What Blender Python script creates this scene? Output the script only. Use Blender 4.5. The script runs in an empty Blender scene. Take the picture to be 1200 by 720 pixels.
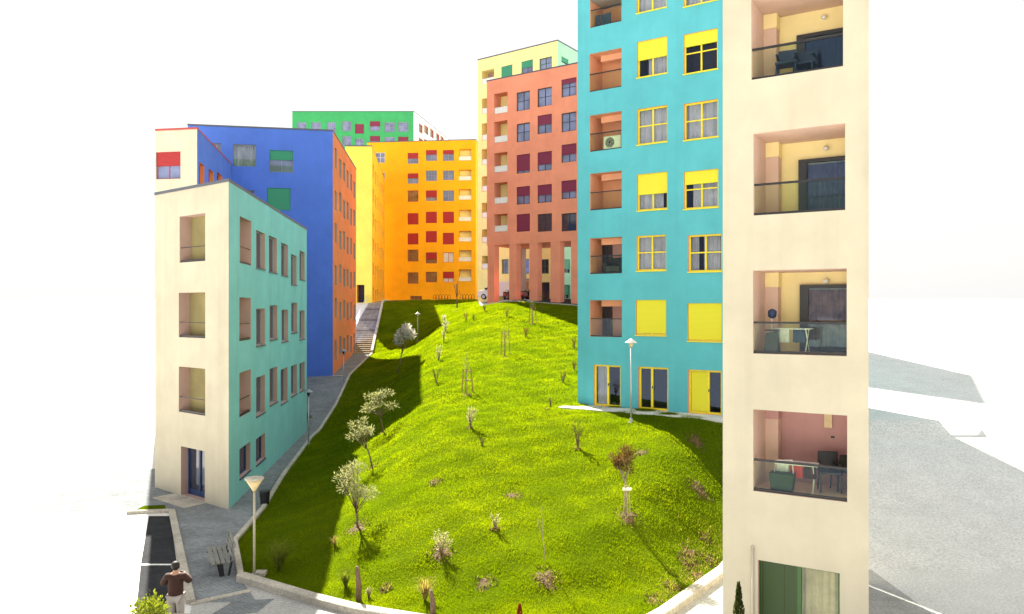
import bpy, bmesh, math, random
import numpy as np
from mathutils import Vector, Matrix, noise as mnoise
random.seed(7); np.random.seed(7)
R = math.radians
scene = bpy.context.scene
col = scene.collection
# ------------------------------------------------------------------ camera, world, sun, exposure
EYE = 8.0; FOC = 900.0; HY = 362.0            # eye height, focal length and horizon row for a 1200 px wide picture
cam = bpy.data.cameras.new('camera'); cam.lens = 27; cam.sensor_width = 36; cam.clip_end = 6000; cam.clip_start = 0.1
cam.shift_y = (HY-360)/1200
co = bpy.data.objects.new('camera', cam); col.objects.link(co); co.location = (0, 0, EYE); co.rotation_euler = (R(90), 0, 0)
scene.camera = co
SUN_AZ, SUN_EL = 24.0, 39.0                   # degrees left of straight ahead, above the horizon
w = bpy.data.worlds.new('World'); scene.world = w; w.use_nodes = True
nt = w.node_tree; nt.nodes.clear()
out = nt.nodes.new('ShaderNodeOutputWorld'); bg = nt.nodes.new('ShaderNodeBackground'); bg.inputs['Strength'].default_value = 0.046
sky = nt.nodes.new('ShaderNodeTexSky'); sky.sky_type = 'NISHITA'; sky.sun_disc = False
sky.sun_elevation = R(SUN_EL); sky.sun_rotation = R(-SUN_AZ); sky.dust_density = 3.0; sky.air_density = 1.0
mixw = nt.nodes.new('ShaderNodeMix'); mixw.data_type = 'RGBA'
tcw = nt.nodes.new('ShaderNodeTexCoord'); nw = nt.nodes.new('ShaderNodeTexNoise'); nw.inputs['Scale'].default_value = 2.2; nw.inputs['Detail'].default_value = 5
rw = nt.nodes.new('ShaderNodeMapRange'); rw.inputs['To Min'].default_value = .85; rw.inputs['To Max'].default_value = 1.0
nt.links.new(tcw.outputs['Generated'], nw.inputs['Vector']); nt.links.new(nw.outputs['Fac'], rw.inputs['Value'])
nt.links.new(rw.outputs['Result'], mixw.inputs['Factor'])
mixw.inputs['B'].default_value = (5.3, 5.25, 5.2, 1)      # thin bright cloud veil
nt.links.new(sky.outputs['Color'], mixw.inputs['A']); nt.links.new(mixw.outputs['Result'], bg.inputs['Color'])
nt.links.new(bg.outputs['Background'], out.inputs['Surface'])
sl = bpy.data.lights.new('sun', 'SUN'); sl.energy = 5.0; sl.angle = R(0.5); sl.color = (1, .94, .82)
so = bpy.data.objects.new('sun', sl); col.objects.link(so)
sd = Vector((-math.sin(R(SUN_AZ))*math.cos(R(SUN_EL)), math.cos(R(SUN_AZ))*math.cos(R(SUN_EL)), math.sin(R(SUN_EL))))
so.rotation_euler = sd.to_track_quat('Z', 'Y').to_euler(); so.location = (0, 0, 60)
vs = scene.view_settings; vs.view_transform = 'Standard'; vs.look = 'None'; vs.exposure = 2.08; vs.gamma = 1; vs.use_curve_mapping = False
scene.render.engine = 'CYCLES'
scene.cycles.max_bounces = 8; scene.cycles.transparent_max_bounces = 12

# ------------------------------------------------------------------ materials
def newmat(name):
    m = bpy.data.materials.new(name); m.use_nodes = True
    n = m.node_tree; b = n.nodes['Principled BSDF']
    return m, n, b
def plaster(name, c, var=.10, bump=.25, streak=.10, scale=1.0, rough=.9, streakcol=None):
    m, n, b = newmat(name); L = n.links
    tc = n.nodes.new('ShaderNodeTexCoord')
    big = n.nodes.new('ShaderNodeTexNoise'); big.inputs['Scale'].default_value = .55*scale; big.inputs['Detail'].default_value = 6; big.inputs['Roughness'].default_value = .65
    mp = n.nodes.new('ShaderNodeMapping'); mp.inputs['Scale'].default_value = (1.6, 1.6, .12)
    st = n.nodes.new('ShaderNodeTexNoise'); st.inputs['Scale'].default_value = 1.5; st.inputs['Detail'].default_value = 4
    fine = n.nodes.new('ShaderNodeTexNoise'); fine.inputs['Scale'].default_value = 38; fine.inputs['Detail'].default_value = 3
    L.new(tc.outputs['Object'], big.inputs['Vector']); L.new(tc.outputs['Object'], mp.inputs['Vector']); L.new(mp.outputs['Vector'], st.inputs['Vector']); L.new(tc.outputs['Object'], fine.inputs['Vector'])
    mr = n.nodes.new('ShaderNodeMapRange'); mr.inputs['From Min'].default_value = .3; mr.inputs['From Max'].default_value = .7
    mr.inputs['To Min'].default_value = 1-var; mr.inputs['To Max'].default_value = 1+var
    L.new(big.outputs['Fac'], mr.inputs['Value'])
    m1 = n.nodes.new('ShaderNodeMix'); m1.data_type = 'RGBA'; m1.blend_type = 'MULTIPLY'; m1.inputs['Factor'].default_value = 1
    m1.inputs['A'].default_value = (*c, 1); L.new(mr.outputs['Result'], m1.inputs['B'])
    m2 = n.nodes.new('ShaderNodeMix'); m2.data_type = 'RGBA'
    sr = n.nodes.new('ShaderNodeMapRange'); sr.inputs['From Min'].default_value = .5; sr.inputs['From Max'].default_value = .8; sr.inputs['To Max'].default_value = min(1, streak*2.2)
    L.new(st.outputs['Fac'], sr.inputs['Value']); L.new(sr.outputs['Result'], m2.inputs['Factor'])
    L.new(m1.outputs['Result'], m2.inputs['A'])
    sc = streakcol or (c[0]*.6+.02, c[1]*.6+.02, c[2]*.6+.02)
    m2.inputs['B'].default_value = (*sc, 1)
    L.new(m2.outputs['Result'], b.inputs['Base Color'])
    bp = n.nodes.new('ShaderNodeBump'); bp.inputs['Strength'].default_value = bump; bp.inputs['Distance'].default_value = .01
    L.new(fine.outputs['Fac'], bp.inputs['Height']); L.new(bp.outputs['Normal'], b.inputs['Normal'])
    b.inputs['Roughness'].default_value = rough; b.inputs['Specular IOR Level'].default_value = .25
    return m
def plain(name, c, rough=.6, metal=0, spec=.4, var=.08, scale=6, alpha=None):
    m, n, b = newmat(name); L = n.links
    tc = n.nodes.new('ShaderNodeTexCoord'); t = n.nodes.new('ShaderNodeTexNoise'); t.inputs['Scale'].default_value = scale; t.inputs['Detail'].default_value = 4
    L.new(tc.outputs['Object'], t.inputs['Vector'])
    mr = n.nodes.new('ShaderNodeMapRange'); mr.inputs['From Min'].default_value = .3; mr.inputs['From Max'].default_value = .7; mr.inputs['To Min'].default_value = 1-var; mr.inputs['To Max'].default_value = 1+var
    L.new(t.outputs['Fac'], mr.inputs['Value'])
    mx = n.nodes.new('ShaderNodeMix'); mx.data_type = 'RGBA'; mx.blend_type = 'MULTIPLY'; mx.inputs['Factor'].default_value = 1; mx.inputs['A'].default_value = (*c, 1)
    L.new(mr.outputs['Result'], mx.inputs['B']); L.new(mx.outputs['Result'], b.inputs['Base Color'])
    b.inputs['Roughness'].default_value = rough; b.inputs['Metallic'].default_value = metal; b.inputs['Specular IOR Level'].default_value = spec
    return m
def slatted(name, c, pitch=.055):
    m, n, b = newmat(name); L = n.links
    tc = n.nodes.new('ShaderNodeTexCoord'); wv = n.nodes.new('ShaderNodeTexWave'); wv.wave_type = 'BANDS'; wv.bands_direction = 'Z'
    wv.inputs['Scale'].default_value = .314/pitch/1.0; L.new(tc.outputs['Object'], wv.inputs['Vector'])
    bp = n.nodes.new('ShaderNodeBump'); bp.inputs['Strength'].default_value = .6; bp.inputs['Distance'].default_value = .015
    L.new(wv.outputs['Fac'], bp.inputs['Height']); L.new(bp.outputs['Normal'], b.inputs['Normal'])
    b.inputs['Base Color'].default_value = (*c, 1); b.inputs['Roughness'].default_value = .45
    return m
def glassmat(name, tint=(1, 1, 1), gl=.12, top=.9):
    m = bpy.data.materials.new(name); m.use_nodes = True; n = m.node_tree; n.nodes.clear(); L = n.links
    o = n.nodes.new('ShaderNodeOutputMaterial'); tr = n.nodes.new('ShaderNodeBsdfTransparent'); tr.inputs['Color'].default_value = (*tint, 1)
    g = n.nodes.new('ShaderNodeBsdfGlossy'); g.inputs['Roughness'].default_value = .03; g.inputs['Color'].default_value = (.45, .58, .95, 1)  # blue gloss tint paints the sky's bluish reflection into the glass
    lw = n.nodes.new('ShaderNodeLayerWeight'); lw.inputs['Blend'].default_value = .35
    mr = n.nodes.new('ShaderNodeMapRange'); mr.inputs['To Min'].default_value = gl; mr.inputs['To Max'].default_value = top
    L.new(lw.outputs['Fresnel'], mr.inputs['Value'])
    tc = n.nodes.new('ShaderNodeTexCoord'); ns = n.nodes.new('ShaderNodeTexNoise'); ns.inputs['Scale'].default_value = .9
    bp = n.nodes.new('ShaderNodeBump'); bp.inputs['Strength'].default_value = .12; bp.inputs['Distance'].default_value = .05
    L.new(tc.outputs['Object'], ns.inputs['Vector']); L.new(ns.outputs['Fac'], bp.inputs['Height']); L.new(bp.outputs['Normal'], g.inputs['Normal'])
    mx = n.nodes.new('ShaderNodeMixShader'); L.new(mr.outputs['Result'], mx.inputs['Fac']); L.new(tr.outputs[0], mx.inputs[1]); L.new(g.outputs[0], mx.inputs[2]); L.new(mx.outputs[0], o.inputs['Surface'])
    return m
def leafmat(name, c1, c2, trans=.5, tcol=None, scale=3.0, rough=.6):
    m = bpy.data.materials.new(name); m.use_nodes = True; n = m.node_tree; n.nodes.clear(); L = n.links
    o = n.nodes.new('ShaderNodeOutputMaterial'); df = n.nodes.new('ShaderNodeBsdfDiffuse'); tl = n.nodes.new('ShaderNodeBsdfTranslucent')
    tc = n.nodes.new('ShaderNodeTexCoord'); ns = n.nodes.new('ShaderNodeTexNoise'); ns.inputs['Scale'].default_value = scale; ns.inputs['Detail'].default_value = 5
    L.new(tc.outputs['Object'], ns.inputs['Vector'])
    rp = n.nodes.new('ShaderNodeValToRGB'); rp.color_ramp.elements[0].position = .32; rp.color_ramp.elements[1].position = .68
    rp.color_ramp.elements[0].color = (*c1, 1); rp.color_ramp.elements[1].color = (*c2, 1)
    L.new(ns.outputs['Fac'], rp.inputs['Fac']); L.new(rp.outputs['Color'], df.inputs['Color'])
    mm = n.nodes.new('ShaderNodeMix'); mm.data_type = 'RGBA'; mm.blend_type = 'MULTIPLY'; mm.inputs['Factor'].default_value = 1
    L.new(rp.outputs['Color'], mm.inputs['A']); mm.inputs['B'].default_value = (*(tcol or (1.6, 1.5, .6)), 1); L.new(mm.outputs['Result'], tl.inputs['Color'])
    mx = n.nodes.new('ShaderNodeMixShader'); mx.inputs['Fac'].default_value = trans
    L.new(df.outputs[0], mx.inputs[1]); L.new(tl.outputs[0], mx.inputs[2]); L.new(mx.outputs[0], o.inputs['Surface'])
    return m
def paving(name, c, sx=.5, var=.18, brick=True, bump=.5, blot=1.0):
    m, n, b = newmat(name); L = n.links
    tc = n.nodes.new('ShaderNodeTexCoord')
    br = n.nodes.new('ShaderNodeTexBrick'); br.inputs['Scale'].default_value = 1/sx; br.inputs['Mortar Size'].default_value = .02 if brick else 0
    br.inputs['Color1'].default_value = (c[0]*(1-var), c[1]*(1-var), c[2]*(1-var), 1); br.inputs['Color2'].default_value = (c[0]*(1+var), c[1]*(1+var), c[2]*(1+var), 1)
    br.inputs['Mortar'].default_value = (c[0]*.5, c[1]*.5, c[2]*.5, 1)
    L.new(tc.outputs['Object'], br.inputs['Vector'])
    ns = n.nodes.new('ShaderNodeTexNoise'); ns.inputs['Scale'].default_value = .8; ns.inputs['Detail'].default_value = 8; ns.inputs['Roughness'].default_value = .7
    L.new(tc.outputs['Object'], ns.inputs['Vector'])
    mr = n.nodes.new('ShaderNodeMapRange'); mr.inputs['From Min'].default_value = .3; mr.inputs['From Max'].default_value = .7; mr.inputs['To Min'].default_value = 1-.28*blot; mr.inputs['To Max'].default_value = 1+.2*blot
    L.new(ns.outputs['Fac'], mr.inputs['Value'])
    fn = n.nodes.new('ShaderNodeTexNoise'); fn.inputs['Scale'].default_value = 14; fn.inputs['Detail'].default_value = 4; L.new(tc.outputs['Object'], fn.inputs['Vector'])
    mr2 = n.nodes.new('ShaderNodeMapRange'); mr2.inputs['From Min'].default_value = .3; mr2.inputs['From Max'].default_value = .7; mr2.inputs['To Min'].default_value = .8; mr2.inputs['To Max'].default_value = 1.2
    L.new(fn.outputs['Fac'], mr2.inputs['Value'])
    mu = n.nodes.new('ShaderNodeMath'); mu.operation = 'MULTIPLY'; L.new(mr.outputs['Result'], mu.inputs[0]); L.new(mr2.outputs['Result'], mu.inputs[1])
    mx = n.nodes.new('ShaderNodeMix'); mx.data_type = 'RGBA'; mx.blend_type = 'MULTIPLY'; mx.inputs['Factor'].default_value = 1
    L.new(br.outputs['Color'], mx.inputs['A']); L.new(mu.outputs[0], mx.inputs['B']); L.new(mx.outputs['Result'], b.inputs['Base Color'])
    bp = n.nodes.new('ShaderNodeBump'); bp.inputs['Strength'].default_value = bump; bp.inputs['Distance'].default_value = .01
    L.new(fn.outputs['Fac'], bp.inputs['Height']); L.new(bp.outputs['Normal'], b.inputs['Normal'])
    b.inputs['Roughness'].default_value = .95; b.inputs['Specular IOR Level'].default_value = .05
    return m
M = {}
M['beige'] = plaster('beige plaster', (.52, .475, .365), streak=.12)
M['cream'] = plaster('cream plaster', (.60, .55, .43))
M['aqua'] = plaster('turquoise plaster', (.22, .50, .49), streak=.14)
M['teal'] = plaster('tower turquoise plaster', (.10, .44, .51), streak=.12)
M['blue'] = plaster('blue plaster', (.085, .175, .62), streak=.08)
M['blue2'] = plaster('blue side plaster', (.10, .19, .62), streak=.08)
M['orange'] = plaster('orange plaster', (.80, .25, .10), streak=.10)
M['yellow'] = plaster('yellow plaster', (.92, .74, .10), streak=.06)
M['amber'] = plaster('amber plaster', (.92, .42, .01), streak=.06)
M['green'] = plaster('green plaster', (.05, .36, .13), streak=.06)
M['white'] = plaster('white plaster', (.82, .80, .74))
M['salmon'] = plaster('salmon plaster', (.80, .29, .18), streak=.06)
M['lemon'] = plaster('pale yellow plaster', (.90, .80, .34), streak=.05)
M['mint'] = plaster('mint plaster', (.35, .62, .45), streak=.05)
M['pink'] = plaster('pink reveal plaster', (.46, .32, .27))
M['pinklt'] = plaster('light pink reveal plaster', (.66, .47, .38))
M['pinkdk'] = plaster('mauve wall plaster', (.52, .30, .29))
M['ochre'] = plaster('ochre inner plaster', (.88, .74, .38))
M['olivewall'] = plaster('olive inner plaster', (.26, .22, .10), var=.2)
M['coral'] = plaster('coral inner plaster', (.72, .36, .22))
M['coping'] = plain('dark coping metal', (.10, .11, .14), .5, .3)
M['redcoping'] = plain('red coping metal', (.45, .08, .07), .5, .2)
M['roof'] = plaster('roof membrane', (.35, .34, .32))
M['fdark'] = plain('dark frame', (.03, .03, .035), .4)
M['fgrey'] = plain('grey frame', (.28, .29, .32), .4)
M['fwhite'] = plain('white frame', (.75, .74, .72), .4)
M['fyellow'] = plain('yellow frame', (.82, .68, .03), .4)
M['fred'] = plain('red frame', (.50, .05, .05), .4)
M['fgreen'] = plain('green frame', (.04, .12, .03), .4)
M['fblue'] = plain('blue frame', (.015, .04, .13), .4)
M['famber'] = plain('amber frame', (.80, .45, .10), .5)
M['byellow'] = slatted('yellow blind', (.74, .70, .02))
M['bred'] = slatted('red blind', (.36, .012, .015), .08)
M['bmaroon'] = slatted('maroon blind', (.19, .010, .05), .08)
M['bgreen'] = slatted('green blind', (.02, .26, .14), .06)
M['pane'] = plain('dark window glass', (.03, .04, .07), .05, 0, .9, var=.3, scale=.7)
M['paneblue'] = plain('bluish window glass', (.16, .19, .34), .06, 0, .9, var=.35, scale=.8)
M['panebrown'] = plain('brownish curtained glass', (.20, .12, .07), .08, 0, .8, var=.4, scale=1.2)
M['glass'] = glassmat('clear window glass', (.72, .78, .86), .03, .3)
M['railglass'] = glassmat('greenish railing glass', (.90, .95, .84), .01, .12)
M['smokeglass'] = glassmat('smoky railing glass', (.75, .80, .62), .02, .2)
M['curtain'] = plaster('curtain cloth', (.66, .62, .60), var=.2, scale=3)
M['curtaind'] = plaster('grey net curtain', (.25, .23, .24), var=.2, scale=3)
M['curtainb'] = plaster('warm curtain with reflection tone', (.60, .34, .18), var=.45, scale=5)  # curtain colour also paints in the orange-brown reflection of a balcony door
M['room'] = plain('dim room', (.06, .055, .05), .9)
M['metal'] = plain('galvanised metal', (.45, .46, .47), .4, .5)
M['dmetal'] = plain('dark metal', (.03, .03, .035), .4, .4)
M['kerb'] = paving('kerb stone', (.44, .41, .35), .9, .06, False, .6)
M['concrete'] = paving('pale concrete ground', (.68, .67, .64), 3.0, .02, False, .2, .35)
M['pavers'] = paving('blue grey pavers', (.23, .25, .26), .35, .12, True, .8)
M['asphalt'] = paving('asphalt', (.036, .038, .042), 1, .05, False, .9)
M['step'] = paving('step stone', (.40, .33, .23), 1.2, .12, True, .6)
M['paint'] = plain('road paint', (.75, .75, .72), .7, var=.15, scale=9)
M['bark'] = plain('bark', (.17, .11, .07), .9, var=.4, scale=20)
M['palebark'] = plain('pale bark', (.36, .29, .20), .9, var=.3, scale=20)
M['stake'] = plain('wooden stake', (.36, .18, .08), .8, var=.25, scale=15)
M['soil'] = plaster('dry soil', (.10, .060, .028), var=.4, bump=1, streak=0, scale=9)
M['olive'] = leafmat('olive leaves', (.16, .18, .09), (.40, .40, .24), .45, (1.2, 1.15, .7), 9)
M['blossom'] = leafmat('pale blossom', (.45, .38, .32), (.75, .70, .62), .4, (1, 1, .9), 9)
M['redleaf'] = leafmat('bronze leaves', (.07, .05, .02), (.16, .12, .05), .35, (1.6, 1.0, .5), 9)
M['leaf'] = leafmat('green leaves', (.06, .10, .02), (.14, .17, .04), .5, (1.6, 1.4, .4), 9)
M['lightleaf'] = leafmat('yellow green leaves', (.10, .15, .02), (.22, .25, .05), .5, (1.3, 1.2, .4), 9)
M['paleleaf'] = leafmat('pale twiggy leaves', (.30, .30, .16), (.55, .52, .34), .45, (1.1, 1.05, .7), 12)
M['darkleaf'] = leafmat('cypress leaves', (.02, .035, .01), (.06, .07, .02), .25, None, 14)
M['dry'] = leafmat('dry grass', (.26, .20, .06), (.42, .36, .14), .5, (1.1, 1.0, .6), 4)
M['grass'] = leafmat('grass blades', (.075, .132, .006), (.145, .205, .008), .64, (2.2, 1.9, .25), .4)
M['skin'] = plain('skin', (.45, .26, .18), .6)
M['hair'] = plain('dark hair', (.012, .009, .008), .6)
M['jacket'] = plain('brown jacket', (.045, .018, .012), .85, var=.25)
M['trousers'] = plain('pale trousers', (.40, .36, .34), .85)
M['navy'] = plain('navy plastic', (.02, .04, .10), .5)
M['wplastic'] = plain('white plastic', (.72, .72, .70), .4)
M['carwhite'] = plain('white car paint', (.72, .72, .70), .25, 0, .6, var=.02)
M['cargrey'] = plain('grey car paint', (.28, .26, .27), .25, .2, .6, var=.02)
M['carred'] = plain('dark red car paint', (.16, .02, .025), .25, .1, .6, var=.02)
M['rubber'] = plain('rubber', (.02, .02, .02), .8)
M['lampwhite'] = plain('lamp white enamel', (.70, .70, .68), .3)
M['lampcream'] = plain('lamp cream diffuser', (.70, .55, .30), .4)
M['wood'] = plain('weathered bench wood', (.20, .20, .18), .8, var=.2, scale=12)
M['cloth1'] = plain('red cloth', (.5, .06, .04), .9); M['cloth2'] = plain('white cloth', (.7, .68, .66), .9)
M['basketgreen'] = plain('basket green', (.015, .035, .012), .6)
M['doorgreen'] = plain('dark green door', (.022, .055, .008), .35, var=.05)

def grass_ground():
    m, n, b = newmat('lawn soil and grass'); L = n.links
    tc = n.nodes.new('ShaderNodeTexCoord')
    a = n.nodes.new('ShaderNodeTexNoise'); a.inputs['Scale'].default_value = .5; a.inputs['Detail'].default_value = 8; a.inputs['Roughness'].default_value = .7
    f = n.nodes.new('ShaderNodeTexNoise'); f.inputs['Scale'].default_value = 7; f.inputs['Detail'].default_value = 6; f.inputs['Roughness'].default_value = .75
    L.new(tc.outputs['Object'], a.inputs['Vector']); L.new(tc.outputs['Object'], f.inputs['Vector'])
    rp = n.nodes.new('ShaderNodeValToRGB'); e = rp.color_ramp.elements
    e[0].position = .30; e[0].color = (.045, .08, .003, 1); e[1].position = .68; e[1].color = (.11, .155, .005, 1)
    ad = n.nodes.new('ShaderNodeMath'); ad.operation = 'MULTIPLY_ADD'; ad.inputs[1].default_value = .6
    s2 = n.nodes.new('ShaderNodeMath'); s2.operation = 'MULTIPLY'; s2.inputs[1].default_value = .4
    L.new(f.outputs['Fac'], s2.inputs[0]); L.new(a.outputs['Fac'], ad.inputs[0]); L.new(s2.outputs[0], ad.inputs[2]); L.new(ad.outputs[0], rp.inputs['Fac'])
    L.new(rp.outputs['Color'], b.inputs['Base Color']); b.inputs['Roughness'].default_value = 1; b.inputs['Specular IOR Level'].default_value = 0
    bp = n.nodes.new('ShaderNodeBump'); bp.inputs['Strength'].default_value = 1; bp.inputs['Distance'].default_value = .12
    L.new(f.outputs['Fac'], bp.inputs['Height']); L.new(bp.outputs['Normal'], b.inputs['Normal'])
    return m
M['lawn'] = grass_ground()

# ------------------------------------------------------------------ helpers
def tag(o, label=None, cat=None, group=None, kind=None):
    if label: o['label'] = label
    if cat: o['category'] = cat
    if group: o['group'] = group
    if kind: o['kind'] = kind
    return o
def empty(name, loc, label, cat, group=None, rz=0):
    o = bpy.data.objects.new(name, None); col.objects.link(o); o.location = loc; o.rotation_euler[2] = rz; o.empty_display_size = .3
    return tag(o, label, cat, group)
class MB:
    def __init__(s, off=(0, 0, 0)): s.v = []; s.f = []; s.mi = []; s.off = Vector(off)
    def add(s, vs_, fs, mi=0):
        k = len(s.v); s.v += [tuple(Vector(p)-s.off) for p in vs_]; s.f += [tuple(i+k for i in f) for f in fs]; s.mi += [mi]*len(fs); return s
    def quad(s, a, b, c, d, mi=0): return s.add([a, b, c, d], [(0, 1, 2, 3)], mi)
    def hexa(s, p, mi=0):   # 8 points: bottom 4, top 4
        return s.add(p, [(3, 2, 1, 0), (4, 5, 6, 7), (0, 1, 5, 4), (1, 2, 6, 5), (2, 3, 7, 6), (3, 0, 4, 7)], mi)
    def box(s, x0, x1, y0, y1, z0, z1, mi=0, mat=None):
        p = [Vector(q) for q in ((x0, y0, z0), (x1, y0, z0), (x1, y1, z0), (x0, y1, z0), (x0, y0, z1), (x1, y0, z1), (x1, y1, z1), (x0, y1, z1))]
        if mat: p = [mat @ q for q in p]
        return s.hexa(p, mi)
    def tube(s, pts, rad, n=8, mi=0, cap=True):
        pts = [Vector(p) for p in pts]; rings = []
        if not isinstance(rad, (list, tuple)): rad = [rad]*len(pts)
        vs_, fs = [], []
        for i, p in enumerate(pts):
            d = (pts[min(i+1, len(pts)-1)]-pts[max(i-1, 0)]).normalized()
            a = d.cross(Vector((0, 0, 1)) if abs(d.z) < .9 else Vector((1, 0, 0))).normalized(); b = d.cross(a)
            for k in range(n):
                t = 2*math.pi*k/n; vs_.append(p+(a*math.cos(t)+b*math.sin(t))*rad[i])
        for i in range(len(pts)-1):
            for k in range(n): fs.append((i*n+k, i*n+(k+1) % n, (i+1)*n+(k+1) % n, (i+1)*n+k))
        if cap: fs.append(tuple(range(n-1, -1, -1))); fs.append(tuple((len(pts)-1)*n+k for k in range(n)))
        return s.add(vs_, fs, mi)
    def leaf(s, p, d, l, wd, mi=0):
        d = Vector(d).normalized(); r = Vector((random.gauss(0, 1), random.gauss(0, 1), random.gauss(0, 1))); a = d.cross(r).normalized()
        p = Vector(p); return s.add([p-a*wd*.15, p+d*l*.45-a*wd*.5, p+d*l, p+d*l*.45+a*wd*.5], [(0, 1, 2, 3)], mi)
    def build(s, name, mats, parent=None, smooth=False, bevel=0, recalc=False):
        me = bpy.data.meshes.new(name); me.from_pydata(s.v, [], s.f)
        for m in (mats if isinstance(mats, (list, tuple)) else [mats]): me.materials.append(M[m] if isinstance(m, str) else m)
        me.polygons.foreach_set('material_index', s.mi)
        if smooth: me.polygons.foreach_set('use_smooth', [True]*len(s.f))
        if recalc or bevel:
            bm = bmesh.new(); bm.from_mesh(me); bmesh.ops.recalc_face_normals(bm, faces=bm.faces); bm.to_mesh(me); bm.free()
        me.update()
        o = bpy.data.objects.new(name, me); col.objects.link(o)
        if parent: o.parent = parent
        if bevel:
            b = o.modifiers.new('bevel', 'BEVEL'); b.width = bevel; b.segments = 2; b.limit_method = 'ANGLE'
        return o

# ------------------------------------------------------------------ terrain function
def ip(x, tab): return np.interp(x, [t[0] for t in tab], [t[1] for t in tab])
HILL = [(18, 0), (19, .15), (21, .5), (24, 1.15), (27, 1.75), (30, 2.35), (33, 2.95), (38, 3.3), (44, 4.2), (58, 6.35), (70, 8.25), (75, 8.85), (80, 9.0), (95, 9.05), (119, 9.3), (160, 10), (400, 12), (3000, 12)]
PATH = [(0, 0), (30, 0), (49, .15), (55, 1.1), (62, 2.6), (76, 3.5), (95, 8.7), (104, 9.05), (119, 9.3), (160, 10), (400, 12), (3000, 12)]
RSIDE = [(0, 0), (23.5, 0), (28, .9), (34, 2.9), (38, 3.3), (44, 4.2), (58, 6.35), (70, 8.25), (75, 8.85), (80, 9.0), (95, 9.05), (119, 9.3), (160, 10), (400, 12), (3000, 12)]
LEFT = [(18.6, 0), (20.1, -4), (20.9, -5.4), (22.6, -7.97), (26.2, -9.46), (30.6, -9.9), (36.4, -10.84), (46.8, -12.2), (55, -12.6), (62, -13.1), (76, -13.85), (95, -15.9), (100, -16.4)]
RIGHT = [(18.6, 0), (18.9, 3), (20, 4), (23.2, 6.4), (26.5, 8.6), (30.5, 10.6), (33, 14), (66, 14), (67.5, 9), (73.5, 0), (75.5, -3), (100, -4.6)]
HILLW = [(18, 0), (19, .15), (21, .45), (24, 1.0), (27, 1.5), (30, 1.9), (38, 2.6), (44, 3.1), (52, 3.7), (60, 4.5), (70, 5.4), (80, 6.6), (90, 8.1), (97, 9.0), (119, 9.3), (160, 10), (400, 12), (3000, 12)]
HILLR = [(18, 0), (19, .15), (21, .6), (24, 1.4), (26, 1.95), (28, 2.4), (31, 2.9), (33, 3.1), (38, 3.3)]+HILL[8:]
def sm(t): t = np.clip(t, 0, 1); return t*t*(3-2*t)
def G(x, y, bumps=True):
    x = np.asarray(x, float); y = np.asarray(y, float)
    L = ip(y, LEFT); Rr = ip(y, RIGHT); h = ip(y, HILL); hw_ = ip(y, HILLW); h = hw_+(h-hw_)*sm((x+11)/12.0); hr_ = ip(y, HILLR); h = h+(hr_-h)*sm((x-2.5)/4.0); p = ip(y, PATH); r = ip(y, RSIDE)
    sL = sm((x-L)/8.0)
    z = p+(h-p)*sL
    sR = sm((Rr-x)/4.6); sR = np.where(y > 33, 1.0, sR)
    inside = (y > 18.6) & (x > L) & (x < Rr)
    z = np.where(y > 33, z, r+(z-r)*sR)
    z = np.where(x <= L, p, z); z = np.where((x >= Rr) & (y <= 33), r, z)
    z = np.where((x > 20), r, z)
    z = np.where(y < 18.6, 0, z)
    if bumps:
        e = np.clip(np.minimum(x-L, Rr-x)/2, 0, 1)*inside
        b = .028*np.sin(x*1.3+np.sin(y*.7)*1.5)+.03*np.sin(y*1.1+x*.35)+.025*np.sin(x*3.1+y*2.3)+.02*np.sin(y*3.7-x*1.9)
        z = z+b*e
    return z
def g(x, y): return float(G(x, y))
def at(px, py):      # point of the terrain seen at a pixel of the photograph (nearest first)
    a = (px-600)/FOC
    ys = np.arange(15, 125, .02); zs = G(a*ys, ys); pys = HY+(EYE-zs)/ys*FOC
    i = np.argmax(pys <= py)
    return Vector((a*ys[i], ys[i], zs[i]))
def inside_lawn(x, y):
    return (y > 18.6) & (y < 100) & (x > ip(y, LEFT)) & (x < ip(y, RIGHT))

# ground sheet to the horizon
xs = np.unique(np.concatenate([np.arange(-40, 40.1, .5), np.linspace(-3000, -40, 26)**1, np.linspace(40, 3000, 26)]))
ys = np.unique(np.concatenate([np.arange(-10, 125, .5), [-400, -100, -30], np.linspace(125, 400, 20), np.linspace(400, 3000, 14)]))
X, Y = np.meshgrid(xs, ys); Z = G(X, Y, False)
ins = inside_lawn(X, Y); Z = Z-np.where(ins, .18, 0)
nx, ny = len(xs), len(ys)
me = bpy.data.meshes.new('ground')
V = np.stack([X.ravel(), Y.ravel(), Z.ravel()], 1)
ii = np.arange(nx*ny).reshape(ny, nx); F = np.stack([ii[:-1, :-1].ravel(), ii[:-1, 1:].ravel(), ii[1:, 1:].ravel(), ii[1:, :-1].ravel()], 1)
me.from_pydata(V.tolist(), [], F.tolist()); me.materials.append(M['concrete']); me.polygons.foreach_set('use_smooth', [True]*len(me.polygons))
o = bpy.data.objects.new('ground', me); col.objects.link(o); tag(o, kind='structure')
# lawn
def strip(name, rows, lf, rf, ncol, mat, dz, bumps=False):
    v = []; f = []
    for j, y in enumerate(rows):
        a, b = lf(y), rf(y)
        for i in range(ncol+1):
            x = a+(b-a)*i/ncol; v.append((x, y, float(G(x, y, bumps))+dz))
    for j in range(len(rows)-1):
        for i in range(ncol):
            k = j*(ncol+1)+i; f.append((k, k+1, k+ncol+2, k+ncol+1))
    m_ = MB().add(v, f); return tag(m_.build(name, mat, smooth=True), kind='structure')
rows = list(np.arange(18.62, 40, .2))+list(np.arange(40, 100.01, .5))
strip('lawn', rows, lambda y: float(ip(y, LEFT)), lambda y: float(ip(y, RIGHT)), 110, 'lawn', .04, True)
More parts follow.
